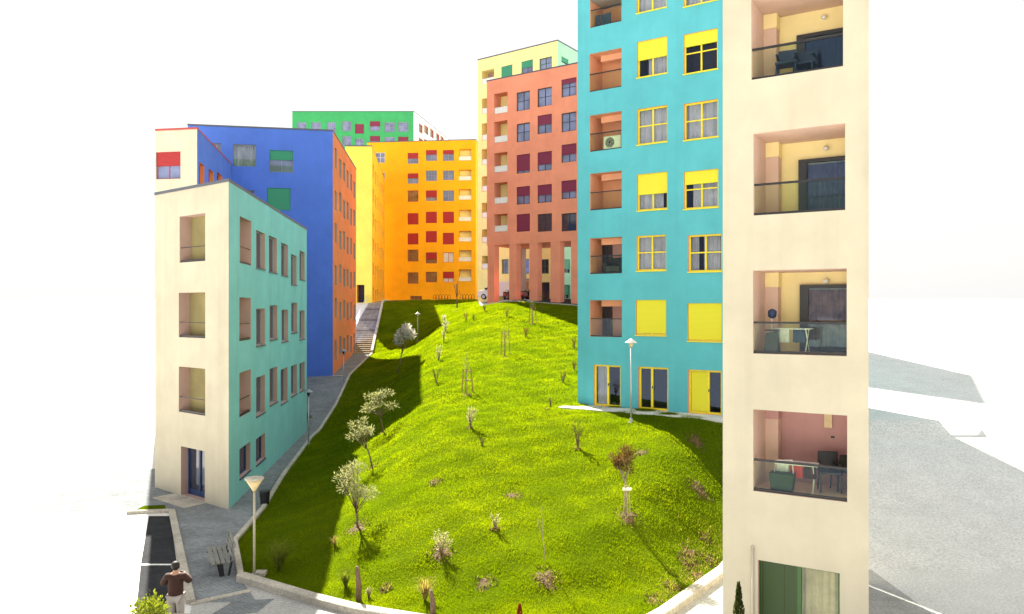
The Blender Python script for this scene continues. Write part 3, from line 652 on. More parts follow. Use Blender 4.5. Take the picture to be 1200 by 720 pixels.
# ---- C: blue and orange block
C0, C1, C2 = P(220, 60), P(390, 62), P(417.3, 79)
zC = EYE+(HY-154)/FOC*62
rt = empty('apartment_building', (-20, 68, 2.6), 'large blue fronted block with an orange side along the stairs', 'building')
F = Facade(C0, C1); ops = [F.rect(248, 259, 168, 177)+[.2], F.rect(273, 300, 169.5, 195)+[.2], F.rect(316, 343.5, 176.5, 202)+[.2], F.rect(313, 340.5, 220.5, 246.5)+[.2], F.rect(287, 298, 223, 232)+[.2], F.rect(273, 300, 265, 290)+[.2], F.rect(313, 340.5, 264, 290)+[.2], F.rect(316, 343.5, 308, 334)+[.2]]
wall_with_holes(F, 0, zC, ops, 'blue', 'fblue', rt)
for i, o_ in enumerate(ops):
    w_ = window(F, rt, o_, 'fgrey', 'paneblue', [None, None, 'bgreen', 'bgreen', None, None, 'bgreen', 'bgreen'][i], [0, 0, .42, .97, 0, 0, .6, .5][i], fw=.06, trans=False, box=i in (1,), curtain=('curtain', [(0, 1)]) if i == 1 else None)
    if i in (1, 2):
        a, b, c, d, r = o_; m2 = MB(rt.location); F.box(m2, a+.02, b-.02, c+.5, c+.55, .02, .05); F.box(m2, a+.02, b-.02, c+.02, c+.49, .03, .04); m2.build('railing', 'railglass', w_)
F = Facade(C1, C2); ops = []
uu = [F.u(x) for x in (393.5, 399, 403.5, 407.5, 411.5, 415.2)]
for k in range(6):
    for j, u in enumerate(uu):
        zc = 20.3-3.1*k+(-.35, .15, -.25, .1, -.2, .2)[j]*(1 if k % 2 else -1)*.6-.012*u
        if zc-.8 < 2.9+u*.06: continue
        wd = .65 if j else .55
        ops.append([max(.1, u-wd), min(F.L-.1, u+wd), zc-.8, zc+.8, .2])
wall_with_holes(F, 0, zC, ops, 'orange', 'pink', rt)
for o_ in ops: window(F, rt, o_, 'fgrey', 'pane', mull=0, trans=False)
shell(rt, [C0, C1, C2, (-27.5, 77)], 0, zC, (0, 1), 'blue')

# ---- D: bright yellow block
D0, D1, D2 = P(404.5, 95), P(436, 95), P(450.7, 118.6)
zD = EYE+(HY-171.7)/FOC*95
rt = empty('apartment_building', (-19, 105, 8.9), 'bright yellow narrow block at the head of the stairs', 'building')
F = Facade(D0, D1); ops = [F.rect(418, 427, 334, 356)+[1.2]]; ops[0][2] = 8.75
wall_with_holes(F, 2, zD, ops, 'yellow', 'amber', rt)
mb = MB(rt.location); o_ = ops[0]; F.box(mb, o_[0], o_[1], o_[2], o_[3], 1.1, 1.2); mb.build('entrance', 'room', rt)
F = Facade(D1, D2); ops = []
for k in range(6):
    for j in range(6):
        u = 1.9+j*4.0; zc = 25.4-3.1*k-(.25 if j % 2 else 0)
        ops.append([u-.85, u+.85, zc-.8, zc+.8, .3])
wall_with_holes(F, 2, zD, ops, 'amber', 'famber', rt)
for o_ in ops: window(F, rt, o_, 'famber', 'panebrown', mull=0, trans=False)
shell(rt, [D0, D1, D2, (-24, 118.6)], 2, zD, (0, 1), 'yellow')

# ---- E: amber block closing the view
E0, E1 = P(430, 120.3), P(557.5, 118.3)
zE = EYE+(HY-165.3)/FOC*119
rt = empty('apartment_building', (-14, 125, 9.3), 'amber orange block with red blinds at the top of the lawn', 'building')
F = Facade(E0, E1); S = []
rowsE = [((178, 216), (168, 206), (168, 206), (165, 205)), ((250, 286), (240, 277), (240, 274), (237, 275)), ((310, 350), (310, 347), (310, 348), (306, 343)), ((390, 430), (385, 425), (385, 425), (378, 418)),
         ((461, 500), (453, 493), (459, 500), (452, 490)), ((518, 560), (528, 567), (528, 563), (520, 560)), ((598, 638), (596, 633), (596, 633), (588, 630))]
blE = [(.5, .4, .35), (.45, 0, 0), (0, .62, 0), (.97, .97, .97), (.97, .97, .97), (0, .6, 0), (0, 0, .6)]
paneE = [('paneblue',)*3, ('paneblue',)*3, ('panebrown', 'paneblue', 'paneblue'), ('pane',)*3, ('pane',)*3, ('panebrown', 'panebrown', 'curtain'), ('panebrown', 'panebrown', 'curtain')]
for r_, row in enumerate(rowsE):
    for c_, (yt, yb) in enumerate(row):
        xl, xr = ((477.7, 490.3), (499, 512), (519, 532), (537.7, 552.3))[c_]
        o_ = F.rect(xl, xr, 120+yt/3, 120+yb/3)+[.9 if c_ == 3 else .18]; S.append((o_, r_, c_))
for r_ in range(2): S.append((F.rect(440, 451, 179+23.4*r_, 191+23.4*r_)+[.18], r_, 4))
S.append((F.rect(480.5, 494.5, 347, 352)+[.3], 7, 5))
wall_with_holes(F, 5, zE, [s[0] for s in S], 'amber', 'amber', rt)
for o_, r_, c_ in S:
    if c_ == 3: loggia(F, rt, o_, 'lemon', 'white', None, .6)
    elif c_ == 4: window(F, rt, o_, 'fwhite', 'paneblue')
    elif c_ == 5: window(F, rt, o_, 'stake', 'panebrown', mull=2, trans=False, fw=.15)
    else: window(F, rt, o_, 'fgrey' if paneE[r_][c_] == 'paneblue' else 'fred', paneE[r_][c_], 'bred' if blE[r_][c_] else None, blE[r_][c_], fw=.06, trans=paneE[r_][c_] == 'paneblue')
shell(rt, [E0, E1, (-4.5, 131), (-24, 132)], 5, zE, (0,), 'amber')

# ---- Fb: green block far behind
G0, G1, G2 = P(342.5, 164), P(484.8, 164), P(527, 192)
zF = EYE+(HY-131)/FOC*164
rt = empty('apartment_building', (-34, 180, 10.5), 'green block with a white side, farthest back above the amber block', 'building')
F = Facade(G0, G1); S = []
for j, (xl, xr) in enumerate([(348, 359), (365, 376), (383, 393.5), (401, 411.5), (416, 426.5), (433.5, 445.5), (450.5, 462.5), (466.5, 478.5)]):
    yo = (0, 0, 0, -1.2, 2, -1.2, 0, -.3)[j]
    for k in range(3): S.append((F.rect(xl, xr, 143.5+yo+17.2*k, 155+yo+17.2*k)+[.2], j, k))
wall_with_holes(F, 5, zF, [s[0] for s in S], 'green', 'green', rt)
for o_, j, k in S: window(F, rt, o_, 'fgrey', 'paneblue', 'bmaroon' if (j, k) in ((4, 0), (5, 0), (2, 1), (7, 1), (5, 1)) else None, .95 if j == 4 else .5, fw=.07)
F = Facade(G1, G2); ops = []
for (xl, xr, yt, yb) in ((490.7, 495.3, 145.7, 156), (497, 502, 147.7, 157.3), (504, 508.3, 151.7, 161.7), (511, 515, 156.7, 165), (516, 520, 160, 168)):
    q = F.rect(xl, xr, yt, yb)+[.3]; ops.append(q)
    ops.append([q[0], q[1], q[2]-3.1, q[3]-3.1, .3])
wall_with_holes(F, 5, zF, ops, 'white', 'pink', rt)
for o_ in ops: window(F, rt, o_, 'fred', 'panebrown', mull=0, trans=False, fw=.1)
shell(rt, [G0, G1, G2, (-50, 190)], 5, zF, (0, 1), 'green')

# ---- Gb: pale yellow block behind the salmon one
H0, H1, H2 = P(560, 90), P(653.5, 83.4), P(700, 91)
zG = EYE+(HY-71)/FOC*90
rt = empty('apartment_building', (3, 92, 9), 'tall pale yellow block standing behind the salmon block', 'building')
F = Facade(H0, H1); S = []
S.append((F.rect(564.5, 579, 82, 98)+[1.2], 'log'))
for k, (a_, b_) in enumerate([(115.5, 133.3), (144.4, 164.4), (174.7, 193.3), (206.7, 224.4), (237.8, 255.6), (268.9, 284.4), (300, 315.6)]): S.append((F.rect(564.5, 572.3, a_, b_)+[1.2], 'log'))
S += [(F.rect(587.5, 600.5, 77, 92)+[.18], 'g1'), (F.rect(611, 624.5, 71, 86.5)+[.18], 'g2'), (F.rect(632, 646.7, 67.5, 82)+[.18], 'w')]
for (xl, xr, kd) in ((588, 596, 'w'), (609.5, 620, 'w'), (633, 643, 'd')): S.append((F.rect(xl, xr, 304, 321)+[.18], kd))
S += [(F.rect(631.5, 644, 331, 350.5)+[.4], 'dk'), (F.rect(610, 620, 327, 350.5)+[.2], 'gr')]
wall_with_holes(F, 5, zG, [s[0] for s in S], 'lemon', 'lemon', rt)
for o_, kd in S:
    if kd == 'log': loggia(F, rt, o_, 'pink', 'white', None, .6)
    elif kd == 'g1': window(F, rt, o_, 'fgreen', 'pane', 'bgreen', .96)
    elif kd == 'g2': window(F, rt, o_, 'fgreen', 'paneblue', 'bgreen', .5, trans=False)
    elif kd == 'w': window(F, rt, o_, 'fgreen', 'paneblue', fw=.08)
    elif kd == 'd': window(F, rt, o_, 'fgreen', 'pane', fw=.08)
    elif kd == 'dk': window(F, rt, o_, 'fdark', 'pane', mull=1, fw=.08)
    elif kd == 'gr': window(F, rt, o_, 'fgrey', 'curtainb', mull=1, trans=False, fw=.08)
F = Facade(H1, H2); ops = [F.rect(660, 668, 304, 320)+[.18], F.rect(658, 666, 68, 75)+[.18], F.rect(660, 668, 334, 350)+[.3]]
wall_with_holes(F, 5, zG, ops, 'mint', 'mint', rt)
for o_ in ops: window(F, rt, o_, 'fgreen', 'pane', 'bgreen', .7)
shell(rt, [H0, H1, H2, (6, 101), (-2, 101)], 5, zG, (0, 1), 'lemon')

# ---- H: salmon block on columns
S0, S1 = P(570.5, 77), (9.6, 68.95)
rt = empty('apartment_building', (4, 76, 9), 'salmon red block raised on tall square columns', 'building')
F = Facade(S0, S1); zs0 = EYE+(HY-288)/FOC*77; zs1 = EYE+(HY-95.8)/FOC*77; S = []
for yt, yb in ((109, 133), (142, 167), (179, 202), (214, 239), (251, 272)): S.append((F.rect(579, 594.7, yt, yb)+[1.2], 'log', 0))
for (yt, yb), f_ in zip([(107.5, 129.5), (144.5, 166), (181, 203), (218.7, 239.5), (251, 271.5)], (0, 0, .85, .5, .95)): S.append((F.rect(605.3, 621, yt, yb)+[.2], 'w', f_))
for (yt, yb), f_ in zip([(103, 124.5), (134.7, 156.5), (178, 200), (216.5, 237.5), (250.7, 271.5)], (0, .5, .65, .55, 0)): S.append((F.rect(629.8, 646.7, yt, yb)+[.2], 'w', f_))
for (yt, yb), f_ in zip([(92, 113), (132, 154), (169, 190), (211.5, 233), (250, 271)], (.25, 0, .55, .6, 0)): S.append((F.rect(657.8, 675.5, yt, yb)+[.2], 'w', f_))
wall_with_holes(F, zs0, zs1, [s[0] for s in S], 'salmon', 'salmon', rt)
for i, (o_, kd, f_) in enumerate(S):
    if kd == 'log': loggia(F, rt, o_, 'lemon', 'white', 'right', .6, pane='panebrown', dw=.3)
    else: window(F, rt, o_, 'fdark', 'paneblue' if i not in (9, 14, 19) else 'pane', 'bmaroon' if f_ else None, f_, fw=.07)
bk = -F.n
SB = [S0, S1, (S1[0]+bk.x*6, S1[1]+bk.y*6), (S0[0]+bk.x*6, S0[1]+bk.y*6)]
shell(rt, SB, zs0, zs1, (0,), 'salmon', under=True)
for (xl, xr) in ((571.2, 581.7), (596.7, 607.5), (620.3, 632.5), (645, 659), (669, 684)):
    u0, u1 = F.u(xl), F.u(xr)-.28
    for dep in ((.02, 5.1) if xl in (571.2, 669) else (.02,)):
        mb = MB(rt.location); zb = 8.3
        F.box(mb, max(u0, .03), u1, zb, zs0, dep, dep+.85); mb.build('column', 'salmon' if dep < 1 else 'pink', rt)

# ------------------------------------------------------------------ grass
def grass():
    N = 950000
    t = np.random.rand(N); yy = 18.7*(99/18.7)**(t**1.12)
    L = ip(yy, LEFT)+.1; Rr = ip(yy, RIGHT)-.1; xx = L+(Rr-L)*np.random.rand(N)
    px = 600+xx/yy*FOC; keep = (px > 255) & (px < 870) & (Rr > L); xx, yy = xx[keep], yy[keep]; n = len(xx)
    cl = np.sin(xx*2.1+np.sin(yy*1.7)*2)*np.sin(yy*2.6+np.sin(xx*1.3)*2)+.5*np.sin(xx*6.3+yy*4.1)*np.sin(yy*7.7-xx*3)
    zz = G(xx, yy)+.02
    sc = (yy/22)**.6
    h = (.035+.04*np.random.rand(n)+.022*np.clip(cl, -.5, 1.2))*sc; wd = (.005+.006*np.random.rand(n))*sc**1.2
    an = np.random.rand(n)*2*np.pi; tl = np.random.rand(n)*.9*h+.2*h; ta = np.random.rand(n)*2*np.pi
    V = np.empty((n, 3, 3))
    V[:, 0] = np.stack([xx-np.cos(an)*wd, yy-np.sin(an)*wd, zz], 1); V[:, 1] = np.stack([xx+np.cos(an)*wd, yy+np.sin(an)*wd, zz], 1)
    V[:, 2] = np.stack([xx+np.cos(ta)*tl, yy+np.sin(ta)*tl, zz+h], 1)
    me = bpy.data.meshes.new('grass'); me.vertices.add(n*3); me.vertices.foreach_set('co', V.ravel())
    me.loops.add(n*3); me.loops.foreach_set('vertex_index', np.arange(n*3, dtype=np.int32)); me.polygons.add(n); me.polygons.foreach_set('loop_start', np.arange(0, n*3, 3, dtype=np.int32)); me.polygons.foreach_set('loop_total', np.full(n, 3, np.int32))
    me.update(calc_edges=True); me.materials.append(M['grass']); o = bpy.data.objects.new('grass', me); col.objects.link(o)
    tag(o, 'bright yellow green grass growing over the sloping lawn', 'grass', kind='stuff')
grass()

# ------------------------------------------------------------------ soil patches
def soil(px, py, wpx, mat='soil', dry=0):
    p = at(px, py); r = wpx/FOC*p.y/2; mb = MB(); n = 40; R_ = []
    for k in range(n):
        t = 2*math.pi*k/n; R_.append(r*(.72+.13*math.sin(3*t+px)+.10*math.sin(5*t+py)+.10*math.sin(9*t+px*2)+random.uniform(-.07, .07)))
    v = [(p.x, p.y, g(p.x, p.y)+.075)]; f = []
    for q_, dz in ((.6, .07), (1, .03), (1.12, -.06)):
        for k in range(n):
            t = 2*math.pi*k/n; x, y = p.x+math.cos(t)*R_[k]*q_, p.y+math.sin(t)*R_[k]*q_*1.25; v.append((x, y, g(x, y)+dz+random.uniform(-.012, .012)))
    for k in range(n):
        k2 = (k+1) % n; f += [(0, 1+k, 1+k2), (1+k, 1+n+k, 1+n+k2, 1+k2), (1+n+k, 1+2*n+k, 1+2*n+k2, 1+n+k2)]
    mb.add(v, f)
    for k in range(150):
        t = random.random()*6.28; q = r*random.random()**.6*1.15; x, y = p.x+math.cos(t)*q, p.y+math.sin(t)*q*1.25; sz = random.uniform(.012, .045); z = g(x, y)+.06
        c = [Vector((random.gauss(0, 1), random.gauss(0, 1), random.gauss(0, .5))).normalized()*sz+Vector((x, y, z)) for _ in range(4)]
        mb.add(c, [(0, 1, 2), (0, 2, 3), (0, 3, 1), (1, 3, 2)])
    for k in range(70):
        t = random.random()*6.28; q = r*random.uniform(.2, 1.1); x, y = p.x+math.cos(t)*q, p.y+math.sin(t)*q*1.25; mb.leaf((x, y, g(x, y)+.04), (random.gauss(0, .6), random.gauss(0, .6), 1), random.uniform(.06, .14), .018, 1 if random.random() < .5 else 2)
    return tag(mb.build('soil_patch', [mat, 'grass', 'dry']), kind='structure')
for q in ((601, 583, 22), (568, 687, 27), (640, 680, 34), (735, 608, 30), (815, 518, 24), (820, 576, 28), (418, 621, 30), (517, 650, 32), (510, 567, 16), (453, 692, 15), (449, 508, 12), (437, 549, 12), (547, 464, 12), (592, 420, 8), (535, 365, 7), (624, 381, 6), (580, 622, 10), (677, 528, 8), (551, 503, 8), (752, 532, 18), (641, 481, 8)): soil(*q)
# rough earth bank by the right kerb
for k in range(10):
    t = random.random(); x = 4.1+t*3.4; y = 20.7+t*4.7; x -= random.uniform(.0, .8)*(.4+t)
    q = (600+x/y*FOC, HY+(EYE-g(x, y))/y*FOC)
    if q[1] < 735: soil(q[0], q[1], random.uniform(10, 26))
for k in range(1):
    mb = MB()
    for _ in range(1100):
        t = random.random(); x = 4.0+t*3.6-abs(random.gauss(0, .5))*(.5+t); y = 20.6+t*4.9+random.gauss(0, .2)
        mb.leaf((x, y, g(x, y)+.02), (random.gauss(0, .7), random.gauss(0, .7), 1), random.uniform(.07, .2), .02, random.choice((0, 1, 1)))
    tag(mb.build('dry_weeds', ['dry', 'leaf']), 'dry straw coloured weeds on the bank beside the right kerb', 'weeds', kind='stuff')

# ------------------------------------------------------------------ plants
def crown_leaves(mb, clumps, n, l, wd, up=.2):
    for k in range(n):
        c, r = random.choice(clumps); d = Vector((random.gauss(0, 1), random.gauss(0, 1), random.gauss(0, 1))).normalized(); q = random.random()**.5
        p = Vector(c)+Vector((d.x*r[0], d.y*r[1], d.z*r[2]))*q
        mb.leaf(p, d+Vector((random.gauss(0, .5), random.gauss(0, .5), up+random.gauss(0, .5))), l*random.uniform(.6, 1.3), wd*random.uniform(.7, 1.2))
def young_tree(px, py, top, wpx, label, leaf, nleaf, name='young_tree', bark='bark', l=.09, wd=.03, clump=7, trunk=.03, bare=.4, lean=0, stakes=0, group=None, cw=None, ties=False):
    p = at(px, py); s = p.y/FOC; H = (py-top)*s; Wd = wpx*s/2
    rt = empty(name, p, label, 'tree', group); tm = MB(p); base = p-Vector((0, 0, .1)); leanv = Vector((lean*s, 0, 0))
    hub = p+leanv*.6+Vector((0, 0, H*bare)); tm.tube([base, p.lerp(hub, .5)+Vector((.02, 0, 0)), hub], [trunk*1.25, trunk, trunk*.8], 7)
    cls = []
    for k in range(clump):
        a = 2*math.pi*k/clump+random.random(); rr = Wd*random.uniform(.35, .72); zz = H*random.uniform(bare+.12, .88)
        if k == 0: rr *= .2; zz = H*.88
        tip = p+leanv+Vector((math.cos(a)*rr, math.sin(a)*rr, zz)); mid = hub.lerp(tip, .5)+Vector((math.cos(a)*.03, math.sin(a)*.03, -.03))
        tm.tube([hub-Vector((0, 0, random.random()*H*.1)), mid, tip], [trunk*.6, trunk*.4, trunk*.12], 5)
        for _ in range(3):
            e = tip+Vector((random.gauss(0, 1), random.gauss(0, 1), random.uniform(.2, 1)))*Wd*.25; tm.tube([mid.lerp(tip, random.random()), e], [trunk*.25, trunk*.08], 4)
        cls.append((tip, (Wd*.34, Wd*.34, (1-bare)*H*.15)))
    tm.build('trunk', bark, rt, smooth=True)
    if nleaf:
        cm = MB(p); crown_leaves(cm, cls, nleaf, l, wd); cm.build('crown', leaf, rt)
    if stakes:
        hh = stakes*s
        for k in range(3):
            a = k*2.1+.4; b = p+Vector((math.cos(a)*.35, math.sin(a)*.35, 0)); b.z = g(b.x, b.y)-.1
            sm_ = MB(p); sm_.tube([b, b+Vector((-math.cos(a)*.12, -math.sin(a)*.12, hh+.1))], .03, 6); sm_.build('stake', 'stake', rt)
        sm_ = MB(p)
        for zz in (.55, .92):
            pts = [p+Vector((math.cos(k*2.1+.4)*(.35-.12*zz), math.sin(k*2.1+.4)*(.35-.12*zz), hh*zz)) for k in range(3)]
            for k in range(3): sm_.tube([pts[k], pts[(k+1) % 3]], .016, 5)
        sm_.build('stake_tie', 'stake', rt)
    if ties:
        sm_ = MB(p)
        for dx in (-.12, .1): sm_.tube([p+Vector((dx, .02, -.1)), p+Vector((dx*.6, .02, H*.42))], .017, 6)
        sm_.build('stake', 'palebark', rt); sm_ = MB(p); sm_.box(p.x-.14, p.x+.14, p.y-.03, p.y+.05, p.z+H*.36, p.z+H*.39); sm_.build('stake_tie', 'lampwhite', rt)
    return rt
young_tree(419, 620, 538, 60, 'silvery olive tree nearest the street lamp, on the edge of the shade', 'olive', 1500, 'olive_tree', l=.10, wd=.032, clump=13, trunk=.035, bare=.30, lean=-3)
young_tree(437, 549, 486, 40, 'middle of three silvery olive trees along the shade edge, leaning left', 'olive', 650, 'olive_tree', l=.12, wd=.038, clump=8, trunk=.03, bare=.45, lean=-14)
young_tree(449, 508, 455, 46, 'farthest olive tree, thin forked trunk and pale tufts, half in shade', 'olive', 650, 'olive_tree', l=.14, wd=.045, clump=8, trunk=.035, bare=.4, lean=-6)
young_tree(466, 440, 377, 27, 'small white flowering tree standing in the dark shade', 'blossom', 1100, 'flowering_tree', l=.20, wd=.10, clump=9, trunk=.04, bare=.5, lean=9)
young_tree(735, 608, 517, 36, 'bronze leaved young tree tied to stakes on the right of the lawn', 'redleaf', 1500, 'young_tree', 'palebark', l=.085, wd=.04, clump=11, trunk=.028, bare=.52, lean=-4, ties=True)
young_tree(547, 462, 408, 12, 'bare sapling with tall three legged stakes in mid lawn', 'leaf', 40, 'sapling', 'palebark', trunk=.018, bare=.5, clump=5, stakes=29, l=.1)
young_tree(592, 418, 376, 9, 'bare sapling with red brown stakes higher up the lawn', 'leaf', 30, 'sapling', 'palebark', trunk=.02, bare=.5, clump=4, stakes=30, l=.1)
young_tree(624, 380, 345, 8, 'thin staked sapling near the salmon columns', 'leaf', 40, 'sapling', 'palebark', trunk=.022, bare=.5, clump=4, stakes=20, l=.12)
young_tree(535.5, 363, 326, 17, 'bare dark young tree before the hoop railing on the crest', 'leaf', 30, 'young_tree', 'bark', trunk=.07, bare=.45, clump=7, l=.15)
young_tree(589, 352, 297, 6, 'very thin tall bare sapling before the first columns', 'leaf', 10, 'sapling', 'bark', trunk=.03, bare=.6, clump=3, l=.15)
young_tree(639, 660, 585, 14, 'bare whip of a sapling in the lower lawn', 'leaf', 25, 'sapling', 'palebark', trunk=.011, bare=.45, clump=4, lean=-6, l=.06)
young_tree(636, 365, 340, 6, 'short thin sapling on the crest to the right', 'leaf', 20, 'sapling', 'bark', trunk=.02, bare=.5, clump=3, l=.15)

def shrub(px, py, hpx, wpx, label, leaf='leaf', n=260, l=.09, wd=.035, name='shrub', stems=7, up=1.2, cat='shrub'):
    p = at(px, py); s = p.y/FOC; H = hpx*s; Wd = wpx*s/2
    rt = empty(name, p, label, cat); tm = MB(p); cm = MB(p)
    for k in range(stems):
        a = 2*math.pi*k/stems+random.random(); tip = p+Vector((math.cos(a)*Wd*random.uniform(.3, 1), math.sin(a)*Wd*random.uniform(.3, 1), H*random.uniform(.6, 1)))
        mid = p.lerp(tip, .5)+Vector((0, 0, H*.12)); tm.tube([p-Vector((0, 0, .08)), mid, tip], [.014, .01, .004], 4)
        for _ in range(n//stems):
            t = random.uniform(.25, 1.05); q = (p.lerp(mid, t*2) if t < .5 else mid.lerp(tip, t*2-1))
            q = q+Vector((random.gauss(0, 1), random.gauss(0, 1), random.gauss(0, 1)))*Wd*.13
            cm.leaf(q, (math.cos(a)+random.gauss(0, .7), math.sin(a)+random.gauss(0, .7), up*random.random()), l*random.uniform(.6, 1.2), wd)
    tm.build('stem', 'bark', rt); cm.build('foliage', leaf, rt); return rt
shrub(517, 652, 30, 26, 'pale twiggy shrub on dark soil, low in the lawn', 'paleleaf', 420, .06, .03)
shrub(580, 622, 20, 12, 'small shrub with a pale tuft right of the pale twiggy one', 'paleleaf', 160, .07, .03)
shrub(677, 527, 34, 14, 'upright dark green shrub left of the bronze leaved tree', 'leaf', 260, .08, .035)
shrub(551, 503, 27, 16, 'light upright shrub below the tall three legged stakes', 'paleleaf', 260, .09, .035)
shrub(565, 524, 14, 8, 'tiny dark shrub beside a light upright one', 'leaf', 80, .07, .03)
shrub(514, 425, 22, 9, 'tall pale shrub in the line along the shade edge', 'paleleaf', 170, .10, .045)
shrub(511, 450, 19, 12, 'lowest green shrub in the line along the shade edge', 'leaf', 170, .11, .04)
shrub(520, 403, 18, 6, 'slim shrub in the middle of the line by the shade edge', 'paleleaf', 90, .11, .05)
shrub(522, 391, 16, 8, 'pale round shrub near the top of the line by the shade corner', 'blossom', 110, .12, .06)
shrub(520.5, 381, 14, 6, 'topmost pale shrub beside the corner of the shade', 'blossom', 110, .12, .06)
shrub(546, 378, 14, 7, 'small brownish shrub right of the pale pair near the crest', 'redleaf', 100, .12, .05)
shrub(594, 372, 12, 8, 'dark low shrub above the red brown stakes', 'leaf', 110, .12, .05)
shrub(616, 396, 14, 9, 'dark little shrub right of the red brown stakes', 'redleaf', 110, .11, .05)
shrub(660, 450, 16, 9, 'thin brown shrub close to the turquoise tower corner', 'redleaf', 110, .09, .035)
shrub(673, 410, 16, 7, 'upper brown shrub touching the turquoise tower edge', 'redleaf', 90, .09, .04)
shrub(673, 435, 14, 7, 'lower brown shrub touching the turquoise tower edge', 'redleaf', 90, .09, .04)
shrub(432, 703, 16, 9, 'small pale seedling beside the dark stump at the front', 'paleleaf', 120, .05, .02)
shrub(555, 376, 9, 5, 'tiny tuft of green close under the crest', 'leaf', 60, .12, .05)
shrub(568, 366, 9, 5, 'little brown tuft on the crest before the van', 'redleaf', 60, .12, .05)
def tuft(px, py, hpx, wpx, label, n=150, mat='dry'):
    p = at(px, py); s = p.y/FOC; H = hpx*s; Wd = wpx*s/2; mb = MB()
    for k in range(n):
        a = random.random()*6.28; r = Wd*random.uniform(.3, 1.1); hh = H*random.uniform(.5, 1.1); w_ = .012
        pts = [p+Vector((math.cos(a)*r*t, math.sin(a)*r*t, hh*(1.9*t-1.15*t*t))) for t in (0, .3, .6, .85, 1)]; sd_ = Vector((-math.sin(a), math.cos(a), 0))*w_
        for i in range(4): mb.quad(pts[i]-sd_*(1-i/4.2), pts[i]+sd_*(1-i/4.2), pts[i+1]+sd_*(1-(i+1)/4.2), pts[i+1]-sd_*(1-(i+1)/4.2))
    o = mb.build('ornamental_grass', mat); return tag(o, label, 'plant')
tuft(327, 672, 46, 46, 'large arching grass clump in the shade behind the street lamp', 260, 'lightleaf')
tuft(498, 706, 36, 34, 'dry straw coloured grass clump beside the cut post', 130)
tuft(392, 642, 16, 18, 'small dry grass clump on the shade edge left of the olive', 60)
tuft(405, 690, 26, 26, 'green grass clump around the dark stump', 160, 'lightleaf')
def stump(px, py, top, r, label, mat='bark'):
    p = at(px, py); H = (py-top)*p.y/FOC; mb = MB(); mb.tube([p-Vector((0, 0, .1)), p+Vector((.01, 0, H*.5)), p+Vector((-.03, 0, H*.85)), p+Vector((-.04, 0, H))], [r, r*.9, r*.7, r*.45], 9); return tag(mb.build('wooden_post', mat, smooth=True), label, 'post')
stump(420, 706, 664, .085, 'tapering dark wooden stump at the front of the lawn by the kerb')
stump(507, 724, 692, .08, 'brown cut post at the bottom edge beside the dry grass clump')
stump(645, 478, 466, .05, 'short dark post left of the turquoise tower pavement')
# red leaved conifer tip at the bottom edge
p = Vector((.19, 19.3, g(.19, 19.3))); rt = empty('red_conifer', p, 'reddish pointed little conifer, only its tip showing at the bottom edge', 'shrub')
tm = MB(p); tm.tube([p-Vector((0, 0, .05)), p+Vector((0, 0, .5))], [.02, .005], 5); tm.build('stem', 'bark', rt); cm = MB(p)
for k in range(500):
    t = random.random(); a = random.random()*6.28; r = .075*(1-t)**.8; q = p+Vector((math.cos(a)*r, math.sin(a)*r, .04+t*.40)); cm.leaf(q, (math.cos(a)*.5, math.sin(a)*.5, 1), .06, .025)
cm.build('foliage', leafmat('red needles', (.20, .03, .015), (.34, .08, .03), .3, (1.2, .8, .5), 9), rt)
# slender cypress before the near tower
p = Vector((4.885, 16.55, 0)); rt = empty('cypress', p, 'slender dark cypress at the foot of the near beige tower', 'tree')
tm = MB(p); tm.tube([p-Vector((0, 0, .1)), p+Vector((0, 0, 1.9))], [.03, .006], 6); tm.build('trunk', 'bark', rt); cm = MB(p)
for k in range(2600):
    t = random.random()**.9; a = random.random()*6.28; r = .135*math.sin(min(1, (1-t)*1.5+.05)*1.57)*(random.random()**.35)*(1+.15*math.sin(t*30+a*2)); q = p+Vector((math.cos(a)*r, math.sin(a)*r, .12+t*1.95)); cm.leaf(q, (math.cos(a)*.35, math.sin(a)*.35, 1), .07, .025)
cm.build('crown', 'darkleaf', rt)
# leafy shrub in front of the person
def bush(p, Wd, H, n, label, leaf='lightleaf'):
    rt = empty('bush', p, label, 'shrub'); tm = MB(p); cls = []
    for k in range(12):
        a = random.random()*6.28; q = p+Vector((math.cos(a)*Wd*random.uniform(.2, .8), math.sin(a)*Wd*random.uniform(.2, .8), H*random.uniform(.35, .85))); tm.tube([p-Vector((0, 0, .1)), p.lerp(q, .5)+Vector((0, 0, .1)), q], [.025, .015, .006], 5); cls.append((q, (Wd*.35, Wd*.35, H*.2)))
    tm.build('stem', 'bark', rt); cm = MB(p); crown_leaves(cm, cls, n, .09, .045, .5); cm.build('foliage', leaf, rt)
bush(Vector((-8.05, 17.1, 0)), .6, 1.6, 1900, 'yellow green leafy bush in the bottom left corner, before the person')
bush(Vector((-6.9, 16.8, 0)), .6, 1.15, 1500, 'lower leafy bush behind the yellowish kerb in the bottom left corner')
kerb('planter_kerb', [(-8.3, 18.7), (-7.4, 18.6), (-6.2, 17.4)], .3, .55, zf=lambda x, y: 0)
bush(Vector((-13.75, 50.6, .4)), .5, .9, 500, 'dark small bush beside the far corner of the turquoise side', 'leaf')

